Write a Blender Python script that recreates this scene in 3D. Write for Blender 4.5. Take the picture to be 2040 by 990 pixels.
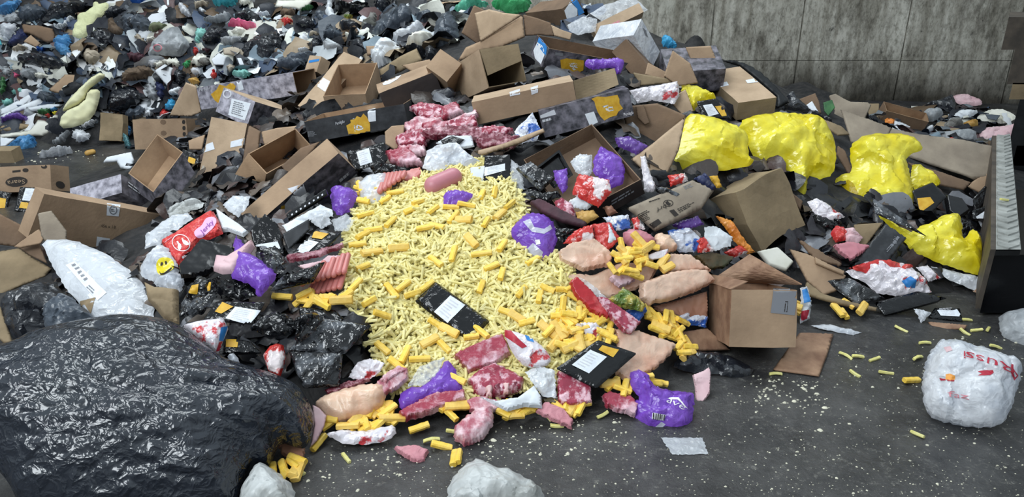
import bpy, bmesh, math, random
import numpy as np
from mathutils import Vector, Matrix, noise
from mathutils.geometry import delaunay_2d_cdt
from mathutils.bvhtree import BVHTree

for _o in list(bpy.data.objects):
    bpy.data.objects.remove(_o)
SC = bpy.context.scene
COL = SC.collection
RND = random.Random(7)

# ------------------------------------------------------------------ camera, world, light, exposure
CAM = Vector((0.0, 0.0, 1.65))
PITCH = math.radians(22.0)
FOC = 1500.0                                    # focal length for a 2040 px wide frame
cam = bpy.data.cameras.new('camera')
cam.sensor_width = 36.0
cam.lens = 36.0 * FOC / 2040.0
cam.clip_start = 0.02
camo = bpy.data.objects.new('camera', cam)
COL.objects.link(camo)
camo.location = CAM
camo.rotation_euler = (math.pi / 2 - PITCH, 0, 0)
SC.camera = camo

SC.view_settings.view_transform = 'Standard'
SC.view_settings.look = 'None'
SC.view_settings.gamma = 1.0
SC.view_settings.use_curve_mapping = False
SC.view_settings.exposure = 0.15

W = bpy.data.worlds.new('daylight')
SC.world = W
W.use_nodes = True
_n = W.node_tree.nodes
_l = W.node_tree.links
_bg = _n['Background']
_tc = _n.new('ShaderNodeTexCoord')
_sx = _n.new('ShaderNodeSeparateXYZ')
_rp = _n.new('ShaderNodeValToRGB')
_l.new(_tc.outputs['Generated'], _sx.inputs[0])
_l.new(_sx.outputs['Z'], _rp.inputs[0])
_rp.color_ramp.elements[0].position = 0.0
_rp.color_ramp.elements[0].color = (0.30, 0.33, 0.35, 1)
_rp.color_ramp.elements[1].position = 0.75
_rp.color_ramp.elements[1].color = (0.80, 0.92, 1.0, 1)
_l.new(_rp.outputs[0], _bg.inputs[0])
_bg.inputs[1].default_value = 0.70


def area(name, loc, aim, sx, sy, power, col):
    d = bpy.data.lights.new(name, 'AREA')
    d.shape = 'RECTANGLE'
    d.size = sx
    d.size_y = sy
    d.energy = power
    d.color = col
    o = bpy.data.objects.new(name, d)
    COL.objects.link(o)
    o.location = loc
    o.rotation_euler = (Vector(aim) - Vector(loc)).to_track_quat('-Z', 'Y').to_euler()
    return o


# daylight falling in through the open side and the roof lights of the hall
area('open_side_daylight', (-3.6, -1.2, 5.2), (-0.4, 4.0, 0.3), 4.0, 3.0, 330, (0.90, 0.96, 1.0))
area('roof_daylight', (-1.0, 6.2, 6.5), (-0.6, 5.6, 0.6), 5.0, 3.0, 260, (0.90, 0.97, 1.0))

RIGHT = Vector((1, 0, 0))
FWD = Vector((0, math.cos(PITCH), -math.sin(PITCH)))
UPV = Vector((0, math.sin(PITCH), math.cos(PITCH)))


def ray(px, py):
    return FWD + RIGHT * ((px - 1020.0) / FOC) - UPV * ((py - 495.0) / FOC)


# ------------------------------------------------------------------ lie of the heap: heights read at points of it
HP = """600 930 0 760 905 0 900 890 0 1050 860 0 1200 835 0 1330 800 0 1450 745 0 1560 710 0 1660 650 0 1800 650 0 1950 640 0 2040 640 0
620 1000 0 900 985 0 1300 985 0 1700 985 0 2040 985 0 1200 900 0 1500 850 0 1800 780 0 2040 760 0 2300 700 0 2300 900 0
100 640 .16 300 620 .24 450 640 .28 600 680 .2 680 740 .12 700 820 .05 200 900 .03 -200 900 0 -200 700 .05 0 760 .1 400 820 .08
200 520 .2 400 520 .35 560 540 .4 680 600 .36 30 500 .15 30 430 .05 150 430 .15 300 400 .25 -200 500 .05 -200 350 0
0 350 0 150 320 0 250 303 0 130 290 0 0 310 0 -150 310 0
420 330 .33 550 330 .48 480 230 .5 600 250 .62 700 180 .72 330 270 .12 380 200 .35
940 330 .62 850 335 .6 1050 375 .55 760 400 .5 1150 480 .42 940 480 .44 700 520 .4 940 600 .27 1150 600 .28 800 620 .25
940 720 .13 800 760 .1 1100 720 .13 1250 690 .14 880 260 .72 950 200 .83 1100 150 .95 1200 80 1.03 1050 40 1.12 800 150 .8 720 110 .82
1250 320 .65 1350 300 .62 1300 420 .5 1450 420 .42 1350 520 .32 1500 500 .22 1350 620 .14 1450 620 .1 1550 640 .03
1450 200 .75 1500 130 .8 1350 100 .98 1550 280 .55 1650 330 .42 1700 260 .45 1750 400 .33 1850 320 .3 1900 420 .22 1950 540 .06
1700 520 .16 1650 580 .06 1800 570 .06 1950 330 .2 2030 400 .05 2040 500 0 2200 400 0 2200 550 0
1900 222 .1 1960 265 .04 1850 260 .08 1700 215 .25 2030 250 .05 2030 215 .05 1780 235 .12
0 270 .02 150 200 .3 0 150 .5 300 255 .08 220 285 0 0 0 1.15 300 0 1.15 600 0 1.15 900 5 1.15 150 80 .85 450 80 .85 750 60 .98
1280 70 1.08 1230 30 1.13 1340 95 .98 1420 100 .92 1160 8 1.18
350 170 .45 500 150 .6 -300 0 1.1 -300 150 .5 -300 280 0 1400 60 .8 1600 150 .4"""
_v = [float(a) for a in HP.split()]
_pts = []
for _i in range(0, len(_v), 3):
    _d = ray(_v[_i], _v[_i + 1])
    _t = (_v[_i + 2] - CAM.z) / _d.z
    _p = CAM + _d * _t
    _pts.append((_p.x, _p.y, _v[_i + 2]))
_pts += [(2.2, 8.2, .05), (1.6, 8.2, .3), (1.0, 8.2, .6), (0.0, 8.3, 1.0), (-1.5, 8.3, 1.2), (-4, 8.3, 1.2), (-6.5, 8.3, 1.2), (3.4, 8.2, 0.1), (5.5, 8.2, 0), (5.5, 4, 0), (5, 1, 0), (-5, 1, 0), (0, .6, 0), (-6, 5, 0)]
_P = np.array(_pts)
_A = np.sqrt(((_P[:, None, :2] - _P[None, :, :2]) ** 2).sum(-1) + 0.01)
_wt = np.linalg.solve(_A + np.eye(len(_P)) * -0.02, _P[:, 2])
GX0, GX1, GY0, GY1, GS = -7.0, 6.0, 0.4, 8.38, 0.04
_gx = np.arange(GX0, GX1 + 1e-6, GS)
_gy = np.arange(GY0, GY1 + 1e-6, GS)
_XX, _YY = np.meshgrid(_gx, _gy, indexing='ij')
HG = np.zeros_like(_XX)
for _k in range(len(_P)):
    HG += _wt[_k] * np.sqrt((_XX - _P[_k, 0]) ** 2 + (_YY - _P[_k, 1]) ** 2 + 0.01)
HG = np.maximum(HG - 0.004, 0.0)


def heap(x, y):
    fx = np.clip((np.asarray(x, float) - GX0) / GS, 0, len(_gx) - 1.001)
    fy = np.clip((np.asarray(y, float) - GY0) / GS, 0, len(_gy) - 1.001)
    i = fx.astype(int)
    j = fy.astype(int)
    u = fx - i
    v = fy - j
    return HG[i, j] * (1 - u) * (1 - v) + HG[i + 1, j] * u * (1 - v) + HG[i, j + 1] * (1 - u) * v + HG[i + 1, j + 1] * u * v


_T = np.arange(0.8, 11.0, 0.006)


def hit(px, py):
    d = ray(px, py)
    z = CAM.z + d.z * _T
    h = heap(CAM.x + d.x * _T, CAM.y + d.y * _T)
    k = np.nonzero(z <= h)[0]
    t = _T[k[0]] if len(k) else _T[np.argmin(np.where(_T < 7.6, z - h, 9))]
    return CAM + d * float(t)


def heap_normal(p, r=0.16):
    gx = (heap(p.x + r, p.y) - heap(p.x - r, p.y)) / (2 * r)
    gy = (heap(p.x, p.y + r) - heap(p.x, p.y - r)) / (2 * r)
    return Vector((-float(gx), -float(gy), 1)).normalized()


def on_plane(px, py, c, n):
    d = ray(px, py)
    den = d.dot(n)
    if abs(den) < 0.06:
        den = -0.06
    t = (c - CAM).dot(n) / den
    return CAM + d * t

# ------------------------------------------------------------------ materials
MATS = {}


def srgb(c):
    return tuple(((v / 255.0) / 12.92 if v <= 10 else ((v / 255.0 + 0.055) / 1.055) ** 2.4) for v in c)


def mk(name, rgb, rough=0.6, var=None, bump=None, alpha=1.0, metal=0.0, coat=0.0, sss=0.0, island=0.0, objr=0.0, transl=0.0, spec=0.5, alt=None, crinkle=None):
    """rgb 0-255; var=(scale, rgb2, lo, hi); bump=(scale, strength, distortion, detail); alt = list of rgb chosen per loose piece."""
    if name in MATS:
        return MATS[name]
    if crinkle is None:
        crinkle = name.endswith(('_bag', '_film', '_bag_front', '_bag_dark', '_pack')) or name.startswith(('mix_', 'red_white', 'purple_dark'))
    m = bpy.data.materials.new(name)
    MATS[name] = m
    m.use_nodes = True
    nt = m.node_tree
    N, L = nt.nodes, nt.links
    b = N['Principled BSDF']
    c1 = srgb(rgb) + (1,)
    b.inputs['Base Color'].default_value = c1
    b.inputs['Roughness'].default_value = rough
    b.inputs['Metallic'].default_value = metal
    b.inputs['Specular IOR Level'].default_value = spec
    b.inputs['Alpha'].default_value = alpha
    if coat:
        b.inputs['Coat Weight'].default_value = coat
        b.inputs['Coat Roughness'].default_value = 0.12
    if sss:
        b.inputs['Subsurface Weight'].default_value = sss
        b.inputs['Subsurface Radius'].default_value = (0.012, 0.006, 0.004)
        b.inputs['Subsurface Scale'].default_value = 1.0
    tc = N.new('ShaderNodeTexCoord')
    col = None
    if var:
        nz = N.new('ShaderNodeTexNoise')
        nz.inputs['Scale'].default_value = var[0]
        nz.inputs['Detail'].default_value = 5
        nz.inputs['Roughness'].default_value = 0.6
        L.new(tc.outputs['Object'], nz.inputs['Vector'])
        rp = N.new('ShaderNodeValToRGB')
        rp.color_ramp.elements[0].position = var[2] if len(var) > 2 else 0.35
        rp.color_ramp.elements[1].position = var[3] if len(var) > 3 else 0.65
        rp.color_ramp.elements[0].color = c1
        rp.color_ramp.elements[1].color = srgb(var[1]) + (1,)
        L.new(nz.outputs['Fac'], rp.inputs[0])
        col = rp.outputs[0]
    if alt:
        g = N.new('ShaderNodeNewGeometry')
        rp = N.new('ShaderNodeValToRGB')
        rp.color_ramp.interpolation = 'CONSTANT'
        el = rp.color_ramp.elements
        while len(el) < len(alt):
            el.new(0.5)
        for i, a in enumerate(alt):
            el[i].position = i / len(alt)
        for i, a in enumerate(alt):
            el[i].color = srgb(a) + (1,)
        L.new(g.outputs['Random Per Island'], rp.inputs[0])
        col = rp.outputs[0]
    if island or objr:
        hs = N.new('ShaderNodeHueSaturation')
        mr = N.new('ShaderNodeMapRange')
        if island:
            src = N.new('ShaderNodeNewGeometry').outputs['Random Per Island']
        else:
            src = N.new('ShaderNodeObjectInfo').outputs['Random']
        a = island or objr
        mr.inputs['To Min'].default_value = 1 - a
        mr.inputs['To Max'].default_value = 1 + a * 0.7
        L.new(src, mr.inputs['Value'])
        L.new(mr.outputs[0], hs.inputs['Value'])
        if col:
            L.new(col, hs.inputs['Color'])
        else:
            hs.inputs['Color'].default_value = c1
        col = hs.outputs[0]
    if col:
        L.new(col, b.inputs['Base Color'])
    if bump:
        nz = N.new('ShaderNodeTexNoise')
        nz.inputs['Scale'].default_value = bump[0]
        nz.inputs['Detail'].default_value = bump[3] if len(bump) > 3 else 3
        nz.inputs['Distortion'].default_value = bump[2] if len(bump) > 2 else 0
        if crinkle:
            nz.noise_type = 'RIDGED_MULTIFRACTAL'
            nz.normalize = True
            nz.inputs['Gain'].default_value = 2.0
            nz.inputs['Offset'].default_value = 1.0
            nz.inputs['Detail'].default_value = 2.5
            nz.inputs['Distortion'].default_value = 0.35
        L.new(tc.outputs['Object'], nz.inputs['Vector'])
        bp = N.new('ShaderNodeBump')
        bp.inputs['Strength'].default_value = bump[1]
        bp.inputs['Distance'].default_value = 0.02
        L.new(nz.outputs['Fac'], bp.inputs['Height'])
        L.new(bp.outputs[0], b.inputs['Normal'])
    if transl:
        tr = N.new('ShaderNodeBsdfTranslucent')
        if col:
            L.new(col, tr.inputs[0])
        else:
            tr.inputs[0].default_value = c1
        mx = N.new('ShaderNodeMixShader')
        mx.inputs[0].default_value = transl
        L.new(b.outputs[0], mx.inputs[1])
        L.new(tr.outputs[0], mx.inputs[2])
        L.new(mx.outputs[0], N['Material Output'].inputs[0])
    return m


mk('cardboard', (178, 150, 122), 0.85, var=(3, (147, 122, 98)), bump=(60, 0.08))
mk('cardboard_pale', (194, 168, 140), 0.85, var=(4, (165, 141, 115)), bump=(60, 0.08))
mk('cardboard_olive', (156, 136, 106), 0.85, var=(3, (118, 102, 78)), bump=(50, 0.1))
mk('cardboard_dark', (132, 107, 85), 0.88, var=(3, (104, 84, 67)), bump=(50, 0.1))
mk('cardboard_wet', (170, 136, 109), 0.7, var=(7, (120, 88, 68)), bump=(40, 0.12))
mk('cardboard_grey', (158, 145, 128), 0.85, var=(4, (130, 118, 104)), bump=(50, 0.08))
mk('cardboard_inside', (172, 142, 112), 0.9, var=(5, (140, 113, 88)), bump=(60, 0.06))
mk('marble_print', (52, 52, 58), 0.45, var=(22, (128, 124, 134), 0.38, 0.66))
mk('marble_light', (104, 102, 112), 0.45, var=(22, (190, 186, 198), 0.35, 0.62))
mk('black_print', (34, 36, 40), 0.42, var=(16, (62, 64, 68), 0.4, 0.7))
mk('brown_print', (44, 38, 38), 0.5, var=(9, (58, 50, 48)))
mk('splash_yellow', (204, 152, 32), 0.5, var=(30, (222, 178, 60)))
mk('white_label', (232, 236, 242), 0.5, var=(40, (216, 222, 230)))
mk('grey_print', (128, 130, 136), 0.6)
mk('pale_print', (205, 206, 212), 0.6)
mk('black_ink', (44, 38, 34), 0.8)
mk('red_ink', (176, 36, 58), 0.5)
mk('faded_red_ink', (206, 132, 142), 0.5)
mk('pink_ink', (226, 176, 216), 0.5)
mk('purple_ink', (126, 52, 150), 0.5)
mk('blue_ink', (46, 128, 200), 0.5)
mk('orange_ink', (236, 160, 70), 0.5)
mk('white_ink', (236, 232, 236), 0.5)
mk('tape', (200, 190, 175), 0.25, spec=0.6)

mk('black_bag', (26, 29, 36), 0.26, bump=(16, 0.22), spec=0.8)
mk('black_bag_front', (25, 31, 41), 0.2, bump=(24, 0.3), spec=0.85)
mk('charcoal_bag', (70, 78, 88), 0.33, bump=(14, 0.2), spec=0.6)
mk('black_tray', (12, 13, 16), 0.25, spec=0.45, bump=(14, 0.1, 1))
mk('black_film', (12, 13, 16), 0.12, bump=(26, 0.2), spec=0.5)
mk('grey_film', (112, 116, 122), 0.14, bump=(20, 0.35), spec=0.7, var=(12, (16, 17, 20), 0.34, 0.52))  # grey patches over black paint in the glints of crinkled film
mk('purple_film', (118, 68, 186), 0.24, bump=(22, 0.2), var=(8, (136, 88, 200)), spec=0.6, transl=0.15)
mk('purple_dark', (88, 54, 138), 0.26, bump=(22, 0.2), var=(8, (108, 74, 156)), spec=0.6)
mk('yellow_bag', (252, 240, 78), 0.2, bump=(13, 0.14), var=(4, (240, 220, 30), .42, .6), transl=0.18, spec=0.7)
mk('yellow_bag_dark', (214, 190, 30), 0.3, bump=(15, 0.2), var=(5, (190, 160, 16)), transl=0.3)
mk('white_bag', (240, 242, 246), 0.26, bump=(18, 0.22), var=(7, (196, 202, 212), .45, .68), transl=0.3, spec=0.7)
mk('grey_bag', (190, 194, 198), 0.32, bump=(15, 0.16), var=(6, (140, 144, 148)), transl=0.2)
mk('dirty_bag', (204, 207, 206), 0.34, bump=(15, 0.2), var=(5, (128, 128, 120), .5, .75), transl=0.2)
mk('clear_film', (228, 232, 238), 0.14, bump=(24, 0.25), alpha=0.36, spec=0.9)
mk('milky_film', (232, 236, 242), 0.18, bump=(20, 0.2), alpha=0.62, spec=0.9)
mk('blue_bag', (66, 130, 188), 0.3, bump=(15, 0.2), var=(6, (104, 166, 214)), transl=0.2)
mk('sky_bag', (70, 168, 216), 0.3, bump=(15, 0.2), transl=0.2)
mk('navy', (38, 48, 92), 0.5, bump=(12, 0.3), var=(8, (30, 34, 60)))
mk('deep_blue', (28, 76, 150), 0.4, bump=(12, 0.3))
mk('teal_bag', (46, 148, 168), 0.3, bump=(15, 0.2), var=(6, (80, 178, 184)))
mk('teal_film', (92, 140, 146), 0.3, bump=(15, 0.2), var=(6, (60, 100, 108)))
mk('aqua_bag', (92, 190, 158), 0.28, bump=(14, 0.2), var=(5, (130, 212, 184)), transl=0.25)
mk('mint_bag', (152, 216, 206), 0.35, bump=(15, 0.2), transl=0.2)
mk('green_bag', (62, 168, 104), 0.28, bump=(14, 0.2), var=(5, (100, 196, 134)), transl=0.25)
mk('dark_green', (40, 84, 50), 0.45, bump=(12, 0.3), var=(9, (70, 120, 70)))
mk('pink_bag', (216, 84, 128), 0.35, bump=(15, 0.2), var=(6, (232, 120, 154)))
mk('pale_pink', (222, 190, 194), 0.5, bump=(10, 0.3), var=(7, (206, 168, 174)))
mk('red_bag', (186, 40, 44), 0.3, bump=(15, 0.2), var=(10, (206, 74, 66)))
mk('orange_pack', (206, 112, 34), 0.35, bump=(12, 0.4), var=(9, (226, 150, 60)))
mk('golden', (176, 132, 62), 0.5, bump=(12, 0.4), var=(12, (206, 166, 92)))
mk('foam', (226, 224, 186), 0.8, bump=(20, 0.2), var=(5, (212, 208, 166)))
mk('torn_foam', (220, 222, 176), 0.85, bump=(18, 0.6, 1, 5), var=(6, (200, 202, 156)))
mk('paper', (226, 230, 234), 0.7, bump=(7, 0.25), var=(6, (206, 211, 217)))
mk('cream', (228, 226, 216), 0.7, bump=(7, 0.3), var=(6, (208, 206, 192)))
mk('beige', (186, 174, 156), 0.8, bump=(10, 0.4), var=(9, (150, 138, 120)))
mk('brown_rag', (112, 94, 76), 0.85, bump=(12, 0.5), var=(9, (84, 70, 58)))
mk('olive_rag', (128, 130, 104), 0.85, bump=(14, 0.5), var=(12, (82, 96, 66)))
mk('grey_rag', (134, 132, 128), 0.85, bump=(12, 0.5), var=(10, (92, 90, 86)))
mk('maroon', (84, 48, 58), 0.7, bump=(14, 0.5), var=(12, (58, 36, 44)))
mk('mix_pack', (226, 220, 226), 0.2, bump=(20, 0.25), var=(9, (196, 60, 66), 0.58, 0.62), spec=0.7)
mk('mix_blue', (206, 210, 222), 0.2, bump=(20, 0.25), var=(10, (48, 92, 172), 0.52, 0.56), spec=0.7)
mk('red_white', (198, 52, 46), 0.2, bump=(20, 0.25), var=(8, (232, 220, 220), 0.54, 0.58), spec=0.7)
mk('red_pack', (200, 52, 52), 0.3, bump=(26, 0.3, 1, 4), var=(38, (224, 104, 92), 0.5, 0.66))
mk('salad_pack', (92, 116, 46), 0.25, bump=(20, 0.5), var=(16, (186, 164, 70), 0.42, 0.6), spec=0.7)
mk('dark_food', (88, 70, 44), 0.35, bump=(18, 0.5), var=(12, (50, 56, 34)))

mk('beef', (160, 60, 78), 0.25, var=(10, (214, 176, 186), 0.46, 0.6), bump=(22, 0.4, 1, 5), sss=0.1)
mk('beef_pale', (176, 96, 110), 0.28, var=(15, (224, 194, 200), 0.40, 0.58), bump=(20, 0.4, 1, 5), sss=0.1)
mk('beef_dark', (112, 40, 56), 0.28, var=(20, (190, 140, 150), 0.5, 0.62), bump=(22, 0.45, 1, 5), sss=0.1)
mk('beef_marbled', (156, 58, 78), 0.25, var=(26, (218, 176, 186), 0.49, 0.58), bump=(22, 0.35, 1, 4), sss=0.1)
mk('beef_fat', (222, 190, 186), 0.4, var=(9, (206, 160, 160)), bump=(14, 0.2), sss=0.1)
mk('dried_red', (170, 34, 42), 0.25, var=(16, (204, 96, 96), 0.5, 0.7), bump=(18, 0.4))
mk('ham', (196, 130, 140), 0.4, var=(7, (186, 118, 128)), bump=(24, 0.08), sss=0.15)
mk('ham_rough', (200, 138, 146), 0.6, var=(20, (184, 118, 128)), bump=(22, 0.5, 1, 4))
mk('frankfurter', (200, 124, 118), 0.36, var=(8, (190, 112, 108)), sss=0.15)
mk('skin', (228, 196, 170), 0.32, var=(9, (208, 160, 132), .42, .66), bump=(17, 0.5, .6, 4), sss=0.15)
mk('pork_skin', (216, 184, 162), 0.26, var=(8, (198, 148, 124), .42, .68), bump=(16, 0.4, .8, 4), sss=0.12)
mk('pork_brown', (176, 132, 108), 0.35, var=(6, (150, 104, 84)), bump=(10, 0.3, 1, 3))
mk('pink_marble', (214, 184, 192), 0.3, var=(20, (184, 128, 144), 0.5, 0.65), bump=(12, 0.3))

mk('fry', (226, 212, 138), 0.5, objr=0.12, var=(60, (238, 228, 168)), sss=0.05)
mk('fry_heap', (224, 210, 134), 0.5, island=0.18, var=(30, (238, 228, 166)))
mk('stick_yellow', (242, 200, 70), 0.5, objr=0.10, var=(40, (246, 210, 104)), bump=(70, 0.12))
mk('stick_pale', (240, 204, 112), 0.55, objr=0.08, var=(40, (234, 190, 84)), bump=(70, 0.12))
mk('floor_stick', (214, 206, 120), 0.5, objr=0.12, var=(50, (228, 222, 150)))
mk('crumb', (206, 202, 182), 0.85, island=0.3)
mk('scraps', (90, 90, 95), 0.5, bump=(14, 0.4), alt=[(24, 26, 32), (38, 44, 54), (208, 212, 218), (28, 32, 40), (30, 34, 42), (110, 116, 122), (40, 44, 52), (180, 186, 190), (22, 24, 30), (34, 36, 44), (150, 132, 108), (64, 78, 100), (232, 234, 236), (46, 50, 58), (96, 78, 60), (24, 28, 34), (196, 196, 186), (70, 78, 88), (92, 70, 70), (30, 32, 40), (120, 138, 150), (216, 218, 208)])
mk('scraps_dark', (30, 31, 36), 0.35, bump=(14, 0.4), alt=[(20, 21, 25), (30, 31, 36), (70, 62, 58), (24, 25, 30), (96, 84, 74), (18, 19, 22), (110, 112, 118), (34, 36, 44), (76, 60, 56), (26, 27, 32), (50, 48, 52), (28, 28, 32)])
mk('waste_core', (46, 44, 44), 0.7, bump=(9, 0.8, 1, 6), var=(14, (20, 21, 24), 0.4, 0.6))
mk('steel_plate', (186, 188, 184), 0.45, metal=0.15, bump=(30, 0.1), var=(9, (140, 142, 138)))
mk('dark_steel', (46, 48, 50), 0.5, metal=0.4, bump=(20, 0.1), var=(8, (30, 31, 32)))
mk('rust_steel', (104, 94, 84), 0.6, metal=0.3, var=(9, (76, 70, 64)))


# ------------------------------------------------------------------ object helpers
def setp(o, label=None, cat=None, group=None, kind=None):
    if label:
        o['label'] = label
    if cat:
        o['category'] = cat
    if group:
        o['group'] = group
    if kind:
        o['kind'] = kind
    return o


def mesh_obj(name, verts, faces, mats, mw=None, parent=None, fm=None, smooth=True):
    me = bpy.data.meshes.new(name)
    me.from_pydata([tuple(v) for v in verts], [], faces)
    for m in (mats if isinstance(mats, (list, tuple)) else [mats]):
        me.materials.append(MATS[m])
    if fm:
        me.polygons.foreach_set('material_index', fm)
    if smooth:
        me.polygons.foreach_set('use_smooth', [True] * len(me.polygons))
    me.update()
    o = bpy.data.objects.new(name, me)
    COL.objects.link(o)
    if mw is not None:
        o.matrix_world = mw
    if parent is not None:
        o.parent = parent
        o.matrix_parent_inverse = Matrix()
    return o


def fix_normals(o):
    bm = bmesh.new()
    bm.from_mesh(o.data)
    bmesh.ops.recalc_face_normals(bm, faces=bm.faces)
    bm.to_mesh(o.data)
    bm.free()


def empty(name, mw):
    o = bpy.data.objects.new(name, None)
    o.empty_display_size = 0.05
    COL.objects.link(o)
    o.matrix_world = mw
    return o


def frame(c, n, xdir=None):
    n = n.normalized()
    x = Vector(xdir) if xdir is not None else Vector((1, 0, 0))
    x = (x - n * x.dot(n)).normalized()
    y = n.cross(x)
    m = Matrix((x, y, n)).transposed().to_4x4()
    m.translation = c
    return m


def parse(s):
    if isinstance(s, str):
        v = [float(a) for a in s.split()]
        return [(v[i], v[i + 1]) for i in range(0, len(v), 2)]
    return list(s)


def chaikin(p, k):
    for _ in range(k):
        q = []
        for i in range(len(p)):
            a, b = p[i], p[(i + 1) % len(p)]
            q += [(a[0] * .75 + b[0] * .25, a[1] * .75 + b[1] * .25), (a[0] * .25 + b[0] * .75, a[1] * .25 + b[1] * .75)]
        p = q
    return p


def plane_at(poly, lift, face, at=None, tilt=None):
    cx = sum(p[0] for p in poly) / len(poly)
    cy = sum(p[1] for p in poly) / len(poly)
    c = hit(*(at or (cx, cy)))
    if at:                                     # same distance, but under the outline's own centre
        d = ray(cx, cy)
        c = CAM + d * ((c - CAM).dot(FWD))
    n0 = heap_normal(c, 0.2)
    tocam = (CAM - c).normalized()
    n = (n0 * (1 - face) + tocam * face).normalized()
    if tilt:
        n = (n + Vector(tilt)).normalized()
    return c + n * lift, n


def triangulate(p2, s, seed):
    """triangles filling a 2-D outline with points about s apart"""
    rr = random.Random(seed)
    b = []
    for i in range(len(p2)):
        a, c = p2[i], p2[(i + 1) % len(p2)]
        L = math.hypot(c[0] - a[0], c[1] - a[1])
        k = max(1, int(L / s))
        for j in range(k):
            b.append((a[0] + (c[0] - a[0]) * j / k, a[1] + (c[1] - a[1]) * j / k))
    B = np.array(b)
    A1, A2 = B, np.roll(B, -1, axis=0)
    x0, y0 = B.min(0)
    x1, y1 = B.max(0)
    gx = np.arange(x0 + s / 2, x1, s)
    gy = np.arange(y0 + s / 2, y1, s * 0.87)
    pts = np.array([(x + (s / 2 if j % 2 else 0) + rr.uniform(-.2, .2) * s, y + rr.uniform(-.2, .2) * s) for j, y in enumerate(gy) for x in gx] or [(1e9, 1e9)])
    # inside test and distance to the outline
    X, Y = pts[:, 0][:, None], pts[:, 1][:, None]
    cond = (A1[:, 1] > Y) != (A2[:, 1] > Y)
    den = np.where(A2[:, 1] == A1[:, 1], 1e-12, A2[:, 1] - A1[:, 1])
    xin = (A2[:, 0] - A1[:, 0]) * (Y - A1[:, 1]) / den + A1[:, 0]
    inside = (np.sum(cond & (X < xin), axis=1) % 2) == 1
    D = edge_dist(pts, A1, A2)
    pts = pts[inside & (D > s * 0.45)]
    allp = [Vector(q) for q in b] + [Vector(q) for q in pts]
    nb = len(b)
    r = delaunay_2d_cdt(allp, [(i, (i + 1) % nb) for i in range(nb)], [], 1, 1e-7)
    V = np.array([(v.x, v.y) for v in r[0]])
    F = [tuple(f) for f in r[2]]
    return V, F, B


def edge_dist(pts, A1, A2):
    out = np.full(len(pts), 1e9)
    for i in range(len(A1)):
        a = A1[i]
        d = A2[i] - a
        L2 = (d ** 2).sum() + 1e-12
        t = np.clip(((pts - a) @ d) / L2, 0, 1)
        q = pts - (a + t[:, None] * d)
        out = np.minimum(out, (q ** 2).sum(1))
    return np.sqrt(out)


def crumple(q):
    d, pts = noise.voronoi(q)
    p = pts[0]
    hv = noise.cell_vector(p * 13.7 + Vector((3.3, 7.7, 1.1))) - Vector((.5, .5, .5))
    e = min((d[1] - d[0]) / 0.22, 1.0)
    return 3.4 * (q - p).dot(hv) * (0.25 + 0.75 * e) + 0.75 * min(d[1] - d[0], 0.6)


def pillow_mesh(name, p2, mw, mat, thick, bot=0.35, edge=None, wr=0.0, ws=9.0, sag=0.0, seed=0, res=34, parent=None, jag=0.0, hollow=0.0, ridge=True, st=(1, 1), prof_p=0.5, crease=26):
    P = np.array(p2)
    size = max(P.max(0) - P.min(0))
    s = max(size / res, 0.004)
    if jag:
        rr = random.Random(seed + 5)
        q = []
        for i in range(len(p2)):
            a, c = p2[i], p2[(i + 1) % len(p2)]
            L = math.hypot(c[0] - a[0], c[1] - a[1])
            k = max(1, int(L / (s * 1.5)))
            for j in range(k):
                f = j / k
                q.append((a[0] + (c[0] - a[0]) * f + rr.uniform(-1, 1) * jag, a[1] + (c[1] - a[1]) * f + rr.uniform(-1, 1) * jag))
        p2 = q
    V, F, B = triangulate(p2, s, seed)
    D = edge_dist(V, B, np.roll(B, -1, axis=0))
    mx = max(D.max(), 1e-4)
    w = edge if edge else mx
    u = np.clip(D / w, 0, 1)
    prof = np.clip(1 - (1 - u) ** 2, 0, 1) ** prof_p
    off = Vector((seed * 3.17 % 91, seed * 1.7 % 53, seed * .77 % 37))
    top, low = [], []
    for i in range(len(V)):
        x, y = V[i]
        h = thick * prof[i]
        if hollow:
            h -= hollow * thick * max(0, 1 - 2.2 * (1 - u[i])) if u[i] > 0.5 else 0
        e = min(1.0, D[i] / (mx * 0.3))
        z = 0.0
        if wr:
            q = Vector((x * st[0], y * st[1], 0)) * ws + off
            q = q + noise.noise_vector(q * 0.7) * (0.25 if ridge else 0.55)
            if ridge:
                z = wr * 1.5 * (crumple(q * .8) + 0.36 * crumple(q * 2.0 + Vector((9, 3, 1))) + .25 * (1 - abs(noise.noise(q * 1.3)) * 2.2)) * (0.3 + 0.7 * e)
            else:
                z = wr * (noise.noise(q) + 0.6 * noise.noise(q * 2.1) + .5 * (1 - abs(noise.noise(q * 1.6)) * 2.5)) * (0.3 + 0.7 * e)
        g = 0.0
        if sag:
            g = sag * noise.noise(Vector((x, y, 0)) * 4.0 + off * 1.3)
        top.append((x, y, h + z + g))
        low.append((x, y, -thick * bot * prof[i] + (z * 0.3 if D[i] < 1e-6 else 0) + g))
    nb = set(np.nonzero(D < 1e-6)[0].tolist())
    verts = list(top)
    mp = {}
    for i in range(len(V)):
        if i in nb:
            mp[i] = i
        else:
            mp[i] = len(verts)
            verts.append(low[i])
    faces = list(F) + [tuple(mp[k] for k in reversed(f)) for f in F]
    o = mesh_obj(name, verts, faces, mat, mw, parent)
    if wr:
        o.data.set_sharp_from_angle(angle=math.radians(crease if ridge else 38))
    return o


SEED = [0]
CUR = {}


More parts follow.
